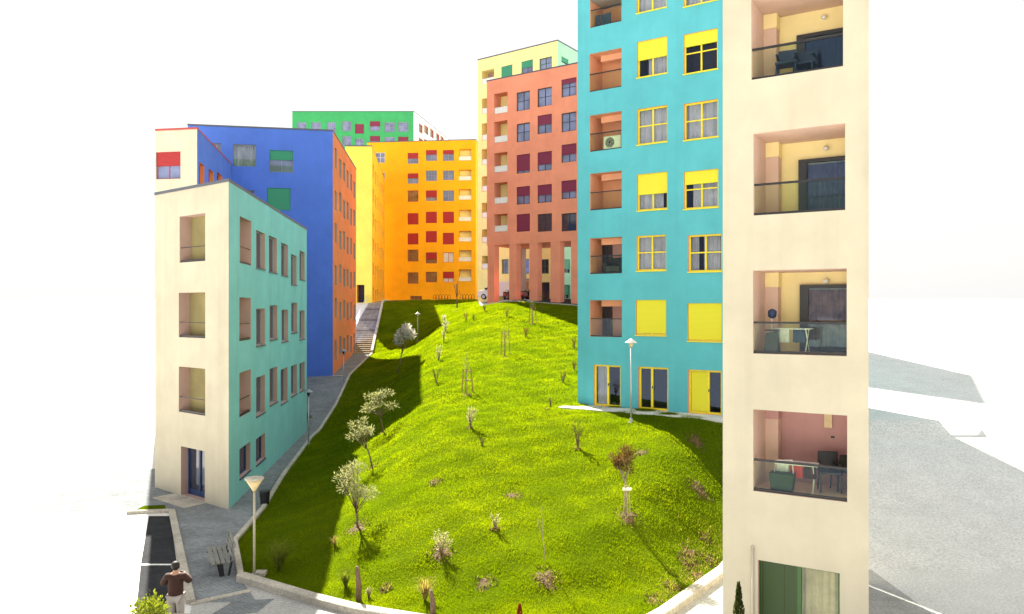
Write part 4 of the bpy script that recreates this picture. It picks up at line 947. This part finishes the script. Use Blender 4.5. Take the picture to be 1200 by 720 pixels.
# ------------------------------------------------------------------ street lamps
def lamp(p, H, label, style):
    rt = empty('street_lamp', p, label, 'street lamp', 'lamp posts along the paths and lawn')
    m_ = MB(p); m_.tube([p+Vector((0, 0, -.2)), p+Vector((0, 0, H-.38))], [.04, .032], 10); m_.build('pole', 'palepole' if style == 0 else 'metal', rt, smooth=True)
    m_ = MB(p); m_.tube([p+Vector((0, 0, -.05)), p+Vector((0, 0, .04)), p+Vector((0, 0, .05)), p+Vector((0, 0, .18))], [.15, .15, .075, .07], 12); m_.build('base', 'metal', rt)
    top = p+Vector((0, 0, H))
    if style == 0:      # upturned funnel with flat lid
        m_ = MB(p); m_.tube([top-Vector((0, 0, .42)), top-Vector((0, 0, .36)), top-Vector((0, 0, .08))], [.05, .08, .25], 18); m_.build('lamp_shade', 'lampcream', rt, smooth=True)
        m_ = MB(p); m_.tube([top-Vector((0, 0, .077)), top-Vector((0, 0, .03)), top], [.28, .28, .14], 18); m_.build('lid', 'kerb', rt)
    else:
        m_ = MB(p); m_.tube([top-Vector((0, 0, .40)), top-Vector((0, 0, .16))], [.055, .11], 14); m_.build('diffuser', 'lampcream' if style == 1 else 'fdark', rt, smooth=True)
        m_ = MB(p); m_.tube([top-Vector((0, 0, .19)), top-Vector((0, 0, .16)), top-Vector((0, 0, .05)), top], [.27, .25, .08, .02], 18); m_.build('lamp_shade', 'lampwhite' if style == 1 else 'fgrey', rt, smooth=True)
M['palepole'] = plain('pale lamp pole', (.42, .38, .28), .5)
def lamp_at(px, py, top, label, style):
    p = at(px, py); lamp(p, (py-top)*p.y/FOC, label, style)
lamp_at(298, 679, 559, 'pale street lamp with an upturned funnel head behind the bench', 0)
lamp_at(739.5, 496, 397, 'galvanised street lamp with a white cap before the turquoise tower', 1)
def lamp_path(px, py, top, label, style):
    a = (px-600)/FOC; yy = np.arange(25, 110, .02); zz = ip(yy, PATH); i = np.argmax(HY+(EYE-zz)/yy*FOC <= py); p = Vector((a*yy[i], yy[i], zz[i])); lamp(p, (py-top)*p.y/FOC, label, style)
lamp_path(361.5, 522, 456, 'slim street lamp by the far corner of the turquoise side', 2)
lamp_path(402.5, 452, 409, 'dark street lamp against the orange wall beside the stairs', 2)
lamp_at(489.5, 402, 366, 'street lamp with a white head standing in the upper shade', 1)
p = at(307, 676); tag(MB().box(p.x-.2, p.x+.12, p.y-.15, p.y+.15, p.z-.1, p.z+.16).build('junction_box', 'kerb', bevel=.02), 'small pale concrete block at the foot of the funnel lamp', 'box')

# ------------------------------------------------------------------ bin
p = Vector((-9.98, 31.0, 0)); rt = empty('litter_bin', p, 'black litter bin on the path kerb beside the dark lawn', 'bin')
m_ = MB(p); m_.tube([p+Vector((0, 0, .12)), p+Vector((0, 0, .14)), p+Vector((0, 0, .62))], [.15, .17, .21], 14, cap=True); m_.build('body', 'dmetal', rt)
m_ = MB(p); m_.tube([p+Vector((0, 0, .62)), p+Vector((0, 0, .66))], [.225, .225], 14); m_.build('rim', 'fdark', rt)
m_ = MB(p); m_.tube([p+Vector((0, .19, -.1)), p+Vector((0, .19, .6))], .025, 8); m_.build('post', 'dmetal', rt)

# ------------------------------------------------------------------ bench
def bench():
    p = Vector((-8.78, 23.55, 0)); rz = math.atan2(2.2, -1.05)       # long axis follows the kerb
    rt = empty('bench', p, 'grey slatted bench with a backrest against the lawn kerb', 'bench', rz=rz); rt.scale = (1.12, 1.12, 1.08)
    for k in range(4):
        m_ = MB(); yk = -.0+k*.125; m_.box(-.8, .8, yk-.052, yk+.052, .43, .47)
        m_.build('seat_slat', 'wood', rt, bevel=.006)
    for k in range(3):
        zz = .56+k*.135; m_ = MB(); m_.box(-.8, .8, -.12-k*.03, -.085-k*.03, zz, zz+.105); m_.build('backrest_slat', 'wood', rt, bevel=.006)
    for x in (-.55, .55):
        m_ = MB(); m_.box(x-.03, x+.03, -.08, .44, .385, .427)
        m_.hexa([(x-.03, .08, 0), (x+.03, .08, 0), (x+.03, .2, 0), (x-.03, .2, 0), (x-.03, .12, .385), (x+.03, .12, .385), (x+.03, .28, .385), (x-.03, .28, .385)])
        m_.hexa([(x-.03, -.05, 0), (x+.03, -.05, 0), (x+.03, .0, 0), (x-.03, .0, 0), (x-.03, -.13, .385), (x+.03, -.13, .385), (x+.03, -.07, .385), (x-.03, -.07, .385)])
        m_.hexa([(x-.025, -.084, .385), (x+.025, -.084, .385), (x+.025, -.05, .385), (x-.025, -.05, .385), (x-.025, -.144+.03*0, .93), (x+.025, -.144, .93), (x+.025, -.135, .93), (x-.025, -.135, .93)])
        m_.build('leg', 'dmetal', rt)
bench()

# ------------------------------------------------------------------ person seen from behind
def skinned(name, joints, edges, parent, mat, sub=2):
    me = bpy.data.meshes.new(name); me.from_pydata([j[0] for j in joints], edges, []); o = bpy.data.objects.new(name, me); col.objects.link(o); o.parent = parent
    sk = o.modifiers.new('skin', 'SKIN'); sk.use_smooth_shade = True
    for i, j in enumerate(joints):
        r = j[1]; me.skin_vertices[0].data[i].radius = r if isinstance(r, tuple) else (r, r); me.skin_vertices[0].data[i].use_root = (i == 0)
    ss = o.modifiers.new('sub', 'SUBSURF'); ss.levels = sub; ss.render_levels = sub; me.materials.append(M[mat]); return o
def person():
    p = Vector((-8.3, 18.95, 0)); rt = empty('person', p, 'person seen from behind in a brown jacket and pale trousers, arms raised in front', 'person')
    # faces +Y (away from camera)
    J = [((0, 0, .98), .125), ((0, 0, 1.14), (.135, .10)), ((0, .0, 1.30), (.16, .11)), ((0, .0, 1.43), (.12, .08)), ((0, .015, 1.52), .05), ((0, .02, 1.60), (.075, .085)), ((0, .015, 1.68), (.072, .09)),
         ((-.17, 0, 1.41), .055), ((-.30, .04, 1.20), .045), ((-.20, .25, 1.28), .035), ((-.13, .32, 1.34), .03),
         ((.17, 0, 1.41), .055), ((.30, .05, 1.24), .045), ((.18, .26, 1.32), .035), ((.11, .32, 1.36), .03),
         ((-.09, 0, .88), .09), ((-.11, .02, .5), .06), ((-.12, -.01, .1), .042), ((-.12, .14, .04), .035),
         ((.09, 0, .88), .09), ((.11, .0, .5), .06), ((.12, -.03, .1), .042), ((.12, .12, .04), .035)]
    Ed = [(0, 1), (1, 2), (2, 3), (3, 4), (4, 5), (5, 6), (3, 7), (7, 8), (8, 9), (9, 10), (3, 11), (11, 12), (12, 13), (13, 14), (0, 15), (15, 16), (16, 17), (17, 18), (0, 19), (19, 20), (20, 21), (21, 22)]
    for hx, sx, base in ((-.13, 1, 10), (.11, -1, 14)):     # five bent fingers each, rooted in the palm
        for k in range(4):
            z0 = 1.385-k*.02; n = len(J); J += [((hx+sx*.02, .35, z0), .009), ((hx+sx*.05, .38, z0+.002), .008), ((hx+sx*.075, .365, z0), .007)]; Ed += [(base, n), (n, n+1), (n+1, n+2)]
        n = len(J); J += [((hx+sx*.025, .31, 1.39), .01), ((hx+sx*.05, .315, 1.41), .008)]; Ed += [(base, n), (n, n+1)]
    skinned('body', J, Ed, rt, 'skin')
    def sub(ids, grow, name, mat, extra=None, drop=()):
        mp_ = {a: i for i, a in enumerate(ids)}; jj = []
        for a in ids:
            r = J[a][1]; r = r if isinstance(r, tuple) else (r, r); jj.append((J[a][0], (r[0]+grow, r[1]+grow)))
        ee = [(mp_[a], mp_[b]) for a, b in Ed if a in mp_ and b in mp_]; return skinned(name, jj, ee, rt, mat)
    J[0] = ((0, 0, .93), (.135, .11)); J[1] = ((0, 0, 1.14), (.15, .11)); sub([1, 0, 2, 3, 7, 8, 9, 11, 12, 13], .035, 'jacket', 'jacket'); J[0] = ((0, 0, .93), (.13, .10)); sub([0, 15, 16, 17, 19, 20, 21], .026, 'trousers', 'trousers')
    sub([4, 3], .02, 'collar', 'jacket')
    m_ = MB(); v = []; f = []; nu, nv = 20, 12
    for a in range(nv+1):
        for b in range(nu):
            th = math.pi*a/nv; ph_ = 2*math.pi*b/nu; x, y, z = math.sin(th)*math.cos(ph_), math.sin(th)*math.sin(ph_), math.cos(th)
            if z < .15 and y > 0: z = .15+(z-.15)*max(0, 1-y*2.5)     # hairline lifts above the face
            v.append((x*.094, -.012+y*.108, 1.665+z*.112+random.gauss(0, .0015)))
    for a in range(nv):
        for b in range(nu): f.append((a*nu+b, a*nu+(b+1) % nu, (a+1)*nu+(b+1) % nu, (a+1)*nu+b))
    m_.add(v, f); m_.build('hair', 'hair', rt, smooth=True)
    for sx in (-1, 1):
        m_ = MB(); m_.tube([(sx*.078, .02, 1.60), (sx*.088, .015, 1.63), (sx*.08, .02, 1.655)], [.01, .018, .01], 7); m_.build('ear', 'skin', rt, smooth=True)
        m_ = MB(); m_.tube([(sx*.12, -.06, .03), (sx*.12, .05, .045), (sx*.12, .19, .03)], [.045, .055, .035], 10); m_.build('shoe', 'fdark', rt, smooth=True)
        m_ = MB(); m_.tube([(sx*.032, .098, 1.645), (sx*.032, .112, 1.645)], [.012, .009], 8); m_.build('eye', 'fwhite', rt, smooth=True)
    m_ = MB(); m_.tube([(0, .10, 1.64), (0, .128, 1.605)], [.008, .014], 7); m_.build('nose', 'skin', rt, smooth=True)
    m_ = MB(); m_.box(-.025, .025, .1, .108, 1.572, 1.58); m_.build('mouth', 'fred', rt)
    rt.rotation_euler[2] = R(8); rt.scale = (1.08, 1.08, 1.0)
    ph = MB(); ph.box(-.07+p.x, .05+p.x, .365+p.y, .375+p.y, 1.33, 1.41); tag(ph.build('phone', 'fdark', bevel=.003), 'dark phone held up in front by the person in brown', 'phone')
person()

# ------------------------------------------------------------------ hoop railings on the crest
def hoops(xa, xb, yd, label):
    a = (xa-600)/FOC*yd; b = (xb-600)/FOC*yd; z = g(a, yd); p = Vector(((a+b)/2, yd, z)); rt = empty('railing', p, label, 'railing', 'hoop railings on the crest')
    n = int((b-a)/.34); w_ = (b-a)/n
    for k in range(n):
        m_ = MB(p); c = a+w_*(k+.5); r = w_*.42; pts = [Vector((c-r, yd, z-.1)), Vector((c-r, yd, z+.6))]+[Vector((c-math.cos(t)*r, yd, z+.6+math.sin(t)*r*1.6)) for t in (.5, 1.0, 1.57, 2.1, 2.6)]+[Vector((c+r, yd, z+.6)), Vector((c+r, yd, z-.1))]
        m_.tube(pts, .028, 6); m_.build('hoop', 'dmetal', rt)
    m_ = MB(p); m_.box(a, b, yd-.02, yd+.02, z+.33, z+.37); m_.build('rail', 'dmetal', rt)
hoops(507.5, 528, 103, 'left row of dark metal hoops before the amber block')
hoops(539, 556, 103, 'right row of dark metal hoops before the amber block, near the van')
# stair handrails
def handrail(pts, label, mat='metal', h=.95):
    p = Vector(pts[0]); rt = empty('handrail', p, label, 'handrail'); m_ = MB(p); m_.tube([Vector(q)+Vector((0, 0, h)) for q in pts], .035, 8); m_.build('rail', mat, rt, smooth=True)
    m_ = MB(p); m_.tube([Vector(q)+Vector((0, 0, h*.5)) for q in pts], .02, 6); m_.build('mid_rail', mat, rt, smooth=True)
    for i in range(len(pts)-1):
        for k in range(3):
            q = Vector(pts[i]).lerp(Vector(pts[i+1]), k/3); m_ = MB(p); m_.tube([q-Vector((0, 0, .2)), q+Vector((0, 0, h))], .025, 6); m_.build('post', mat, rt)
handrail([(-16.25, 75.8, 3.55), (-16.9, 82, 5.25), (-17.5, 89, 7.1), (-17.9, 95, 8.75)], 'pale metal handrail on the left of the stairs', 'fwhite')

# ------------------------------------------------------------------ vehicles beneath and behind the columns
def loft(profile, half, root, name, mat, shrink=.0, bev=.05):
    """side profile (x,z) extruded across y with tumblehome for the upper points"""
    zmax = max(q[1] for q in profile); m_ = MB(); n = len(profile)
    def hw(z): return half-(max(0, z-.95)/(zmax-.95+1e-6))*shrink
    v = [(x, -hw(z), z) for x, z in profile]+[(x, hw(z), z) for x, z in profile]
    f = [tuple(range(n)), tuple(range(2*n-1, n-1, -1))]+[(i, (i+1) % n, n+(i+1) % n, n+i) for i in range(n)]
    m_.add(v, f); return m_.build(name, mat, root, bevel=bev)
def wheels(root, xs_, half, r=.33):
    for x in xs_:
        for s in (-1, 1):
            m_ = MB(); m_.tube([(x, s*(half-.16), r), (x, s*(half+.02), r)], r, 18); w_ = m_.build('wheel', 'rubber', root)
            m_ = MB(); m_.tube([(x, s*(half+.005), r), (x, s*(half+.035), r)], r*.6, 12); m_.build('rim', 'metal', w_)
def van(loc, rz, label):
    rt = empty('van', loc, label, 'van', rz=rz)
    loft([(-2.4, .3), (-2.45, .75), (-2.3, .98), (-1.55, 1.12), (-.85, 1.85), (-.5, 1.98), (2.3, 2.0), (2.42, 1.8), (2.45, .35)], .92, rt, 'body', 'carwhite', .14)
    m_ = MB(); m_.quad((-1.52, -.80, 1.17), (-1.52, .80, 1.17), (-.88, .74, 1.80), (-.88, -.74, 1.80)); o = m_.build('windscreen', 'pane', rt); o.location.x = -.035
    for s in (-1, 1):
        m_ = MB(); m_.add([(-1.25, s*.925, 1.2), (-.2, s*.925, 1.2), (-.2, s*.86, 1.75), (-.78, s*.86, 1.75)], [(0, 1, 2, 3)]); m_.build('side_window', 'pane', rt)
        m_ = MB(); m_.box(-2.44, -2.3, s*.55-.16, s*.55+.16, .72, .9); m_.build('headlight', 'glass', rt)
        m_ = MB(); m_.box(-1.3, -1.15, min(s*.93, s*1.12), max(s*.93, s*1.12), 1.1, 1.3); m_.build('mirror', 'fdark', rt)
    m_ = MB(); m_.box(-2.5, -2.36, -.85, .85, .3, .55); m_.build('bumper', 'fgrey', rt, bevel=.03); wheels(rt, (-1.6, 1.5), .9)
def car(loc, rz, label, paint):
    rt = empty('car', loc, label, 'car', rz=rz)
    loft([(-2.05, .28), (-2.1, .62), (-1.9, .82), (-1.1, .95), (-.45, 1.42), (.9, 1.45), (1.65, 1.0), (2.0, .92), (2.05, .3)], .85, rt, 'body', paint, .2)
    m_ = MB(); m_.quad((-1.08, -.72, .99), (-1.08, .72, .99), (-.47, .62, 1.40), (-.47, -.62, 1.40)); o = m_.build('windscreen', 'pane', rt); o.location = (-.03, 0, .02)
    for s in (-1, 1):
        m_ = MB(); m_.add([(-.95, s*.845, 1.0), (1.35, s*.845, 1.0), (.85, s*.70, 1.38), (-.4, s*.70, 1.38)], [(0, 1, 2, 3)]); o = m_.build('side_window', 'pane', rt); o.location.y = s*.012
        m_ = MB(); m_.box(-2.12, -2.0, s*.55-.15, s*.55+.15, .62, .74); m_.build('headlight', 'glass', rt)
    wheels(rt, (-1.3, 1.25), .84, .31)
fd = math.atan2(F.d.y, F.d.x)
van((-1.35, 86.0, 9.02), fd+.02, 'white van parked behind the salmon columns, nose to the left')
van_done = True
car((8.3, 79.4, 9.0), fd, 'grey car parked under the salmon block beside the turquoise tower', 'cargrey')
car((9.6, 76.6, 9.0), fd+.1, 'dark red car parked nearest the turquoise tower edge', 'carred')
def scooter(loc, rz, label):
    rt = empty('scooter', loc, label, 'scooter', 'scooters parked between the columns', rz)
    for x in (-.6, .6):
        m_ = MB(); m_.tube([(x, -.05, .25), (x, .05, .25)], .25, 14); m_.build('wheel', 'rubber', rt)
    m_ = MB(); m_.hexa([(-.75, -.16, .35), (.1, -.16, .35), (.1, .16, .35), (-.75, .16, .35), (-.8, -.12, .78), (0, -.12, .72), (0, .12, .72), (-.8, .12, .78)]); m_.box(.05, .45, -.14, .14, .22, .32); m_.build('body', 'carred' if rz > .5 else 'fdark', rt, bevel=.04)
    m_ = MB(); m_.box(-.75, .02, -.13, .13, .78, .88); m_.build('seat', 'rubber', rt, bevel=.03)
    m_ = MB(); m_.tube([(.62, 0, .25), (.42, 0, 1.0)], .045, 8); m_.box(.42, .55, -.2, .2, .35, .85); m_.build('front_shield', 'fdark', rt)
    m_ = MB(); m_.tube([(.38, -.33, 1.05), (.42, 0, 1.0), (.38, .33, 1.05)], .02, 6); m_.build('handlebar', 'dmetal', rt)
def under(px, d): a = (px-600)/FOC*d; return (a, d, g(a, d)+.02)
scooter(under(611, 76.8), .3, 'left scooter of the two between the second and third columns')
scooter(under(617, 76.6), .9, 'right scooter of the two between the second and third columns, turned away')
scooter(under(594, 79), 1.2, 'lone scooter between the first and second columns')

# ------------------------------------------------------------------ balcony things
def fobj(FF, op, u, dep): a, b, c, d, r = op; q = FF.pt(a+u, c+.01, dep); return q
fz = math.atan2(FJ.d.y, FJ.d.x)
def bchair(q, rz, label, mat):
    rt = empty('plastic_chair', q, label, 'chair', rz=rz)
    m_ = MB(); m_.box(-.24, .24, -.22, .24, .42, .46); m_.build('seat', mat, rt, bevel=.01)
    m_ = MB(); m_.hexa([(-.23, .2, .46), (.23, .2, .46), (.23, .24, .46), (-.23, .24, .46), (-.21, .28, .86), (.21, .28, .86), (.21, .31, .86), (-.21, .31, .86)]); m_.build('backrest', mat, rt, bevel=.01)
    for x in (-.2, .2):
        for y in (-.18, .2): m_ = MB(); m_.tube([(x*1.1, y*1.1, 0), (x, y, .42)], [.018, .022], 8); m_.build('leg', mat, rt)
        m_ = MB(); m_.box(x-.025, x+.025, -.2, .22, .62, .65); m_.build('armrest', mat, rt)
o0, o1, o2, o3 = opsJ[0], opsJ[1], opsJ[2], opsJ[3]
bchair(fobj(FJ, o0, .62, .75), fz+.1, 'left navy chair on the topmost visible beige tower balcony', 'navy')
bchair(fobj(FJ, o0, .98, 1.0), fz-.1, 'right navy chair on the topmost visible beige tower balcony', 'navy')
def rack(q, rz, label, w_=.95, h=.72, cloths=()):
    rt = empty('drying_rack', q, label, 'drying rack', rz=rz); m_ = MB()
    for y in (-.22, .22):
        m_.tube([(-w_/2, y, h), (w_/2, y, h)], .011, 6)
    for x in (-w_/2, w_/2):
        m_.tube([(x, -.22, h), (x, .22, h)], .011, 6); m_.tube([(x*.8, -.25, 0), (x*.8, .2, h)], .012, 6); m_.tube([(x*.8, .25, 0), (x*.8, -.2, h)], .012, 6)
    for k in range(7):
        y = -.18+k*.06; m_.tube([(-w_/2, y, h), (w_/2, y, h)], .005, 4)
    m_.build('frame', 'wplastic', rt)
    for i, (x, c_) in enumerate(cloths):
        c = MB(); n = 8; v = []; f = []
        for a_ in range(n+1):
            for b_ in range(n+1):
                s_ = (b_/n-.5)*2; yy_ = .06*math.copysign(min(1, abs(s_)*4), s_)+.01*math.sin(a_*1.7); zz_ = h+.012-max(0, abs(s_)-.1)*.36+.01*math.sin(a_*2+i); v.append((x-.13+.26*a_/n, yy_+random.gauss(0, .004), zz_))
        for a_ in range(n):
            for b_ in range(n): k = a_*(n+1)+b_; f.append((k, k+1, k+n+2, k+n+1))
        c.add(v, f); o = c.build('laundry', c_, None, smooth=True); o.location = q; o.rotation_euler[2] = rz
        tag(o, f'{ {"cloth1": "red", "cloth2": "white", "navy": "navy", "jacket": "brown"}[c_] } laundry cloth hung over the {label.split(" on ")[0].replace("white wire ", "")}, {["left", "middle", "right", "rightmost"][i]} piece', 'laundry')
rack(fobj(FJ, o2, .75, .55), fz, 'folding rack on the beige tower balcony with the blue mop', .8, .55, ((-.2, 'cloth2'), (.15, 'navy')))
rack(fobj(FJ, o3, .85, .5), fz+.08, 'loaded wire rack on the lowest mauve walled balcony', .9, .62, ((-.3, 'cloth2'), (0, 'cloth1'), (.28, 'jacket')))
bchair(fobj(FJ, o3, 1.5, .8), fz+.3, 'dark chair on the lowest mauve walled balcony', 'fdark')
bchair(fobj(FJ, o3, 1.75, 1.1), fz-2.6, 'second dark chair at the right end of the mauve walled balcony', 'rubber')
q = fobj(FJ, o3, .55, .3); rt = empty('laundry_basket', q, 'dark green basket in the left corner of the mauve walled balcony', 'basket', rz=fz)
m_ = MB(); m_.hexa([(-.2, -.13, 0), (.25, -.13, 0), (.25, .13, 0), (-.2, .13, 0), (-.24, -.16, .42), (.3, -.16, .42), (.3, .16, .42), (-.24, .16, .42)]); m_.build('body', 'basketgreen', rt, bevel=.02)
m_ = MB(); m_.tube([(-.15, 0, .41), (-.12, 0, .68), (.24, 0, .72), (.26, 0, .42)], .012, 6); m_.build('handle', 'wplastic', rt)
q = fobj(FJ, o2, .28, .55); rt = empty('mop', q, 'upright mop with a dark blue head leaning in the balcony corner', 'mop')
m_ = MB(); m_.tube([(0, 0, 0), (.02, .02, .8)], .012, 6); m_.build('handle', 'wplastic', rt)
m_ = MB(); m_.tube([(.02, .02, .78), (.025, .02, .82), (.03, .02, .95), (.03, .02, 1.0)], [.03, .09, .10, .04], 10); m_.build('head', 'navy', rt, smooth=True)
q = fobj(FJ, o2, .30, .25); rt = empty('storage_box', q, 'dark box in the left corner of the balcony with the mop', 'box', rz=fz)
m_ = MB(); m_.hexa([(-.1, -.12, 0), (.22, -.12, 0), (.22, .12, 0), (-.1, .12, 0), (-.06, -.1, .45), (.2, -.1, .5), (.2, .1, .5), (-.06, .1, .45)]); m_.build('body', 'fdark', rt, bevel=.015); m_ = MB(); m_.box(-.07, .21, -.11, .11, .5, .53); m_.build('lid', 'rubber', rt)
# air conditioner on the turquoise tower
L3 = FI.rect(703, 727, 157.5, 176); q = FI.pt((L3[0]+L3[1])/2, FI.rect(691, 728, 133, 176)[2]+.02, .38); fi = math.atan2(FI.d.y, FI.d.x)
rt = empty('air_conditioner', q, 'white air conditioner unit standing on a turquoise tower balcony', 'air conditioner', rz=fi)
m_ = MB(); m_.box(-.46, .46, -.16, .16, .05, .68); m_.build('casing', 'wplastic', rt, bevel=.02)
m_ = MB(); m_.tube([(-.12, -.163, .37), (-.12, -.175, .37)], .24, 20); m_.build('grille', 'fdark', rt)
m_ = MB()
for rr in (.08, .14, .2): m_.tube([(-.12+math.cos(t)*rr, -.185, .37+math.sin(t)*rr) for t in [k*6.2832/16 for k in range(17)]], .008, 5)
m_.build('fan_guard', 'wplastic', rt)
for x in (-.35, .35): m_ = MB(); m_.box(x-.04, x+.04, -.17, .17, 0, .05); m_.build('foot', 'dmetal', rt)
def tower_item(px0, px1, py0, py1, dep, name, label, cat, mat):
    q = FI.rect(px0, px1, py0, py1); m_ = MB(); FI.box(m_, q[0], q[1], q[2], q[3], dep, dep+.3); return tag(m_.build(name, mat, bevel=.04), label, cat)
q = FI.rect(694, 712, 14, 29)
rt = empty('folding_screen', FI.pt(q[0], q[2], .4), 'navy folded screen on the topmost turquoise tower balcony', 'screen')
for k in range(3):
    m_ = MB(rt.location); u0 = q[0]+(q[1]-q[0])*k/3; FI.box(m_, u0+.01, u0+(q[1]-q[0])/3-.01, q[2]+.02, q[3], .35+.05*(k % 2), .39+.05*(k % 2)); m_.build('panel', 'navy', rt)
q = FI.rect(703, 727, 306, 321)
rt = empty('armchair', FI.pt((q[0]+q[1])/2, q[2]+.02, .55), 'dark padded armchair on a turquoise tower balcony below the air conditioner', 'armchair', rz=fi)
m_ = MB(); m_.box(-.38, .38, -.3, .3, .05, .38); m_.build('seat', 'fdark', rt, bevel=.05); m_ = MB(); m_.box(-.38, .38, .2, .36, .38, .8); m_.build('backrest', 'rubber', rt, bevel=.06)
for x in (-.42, .42): m_ = MB(); m_.box(x-.08, x+.08, -.3, .34, .05, .55); m_.build('armrest', 'rubber', rt, bevel=.05)
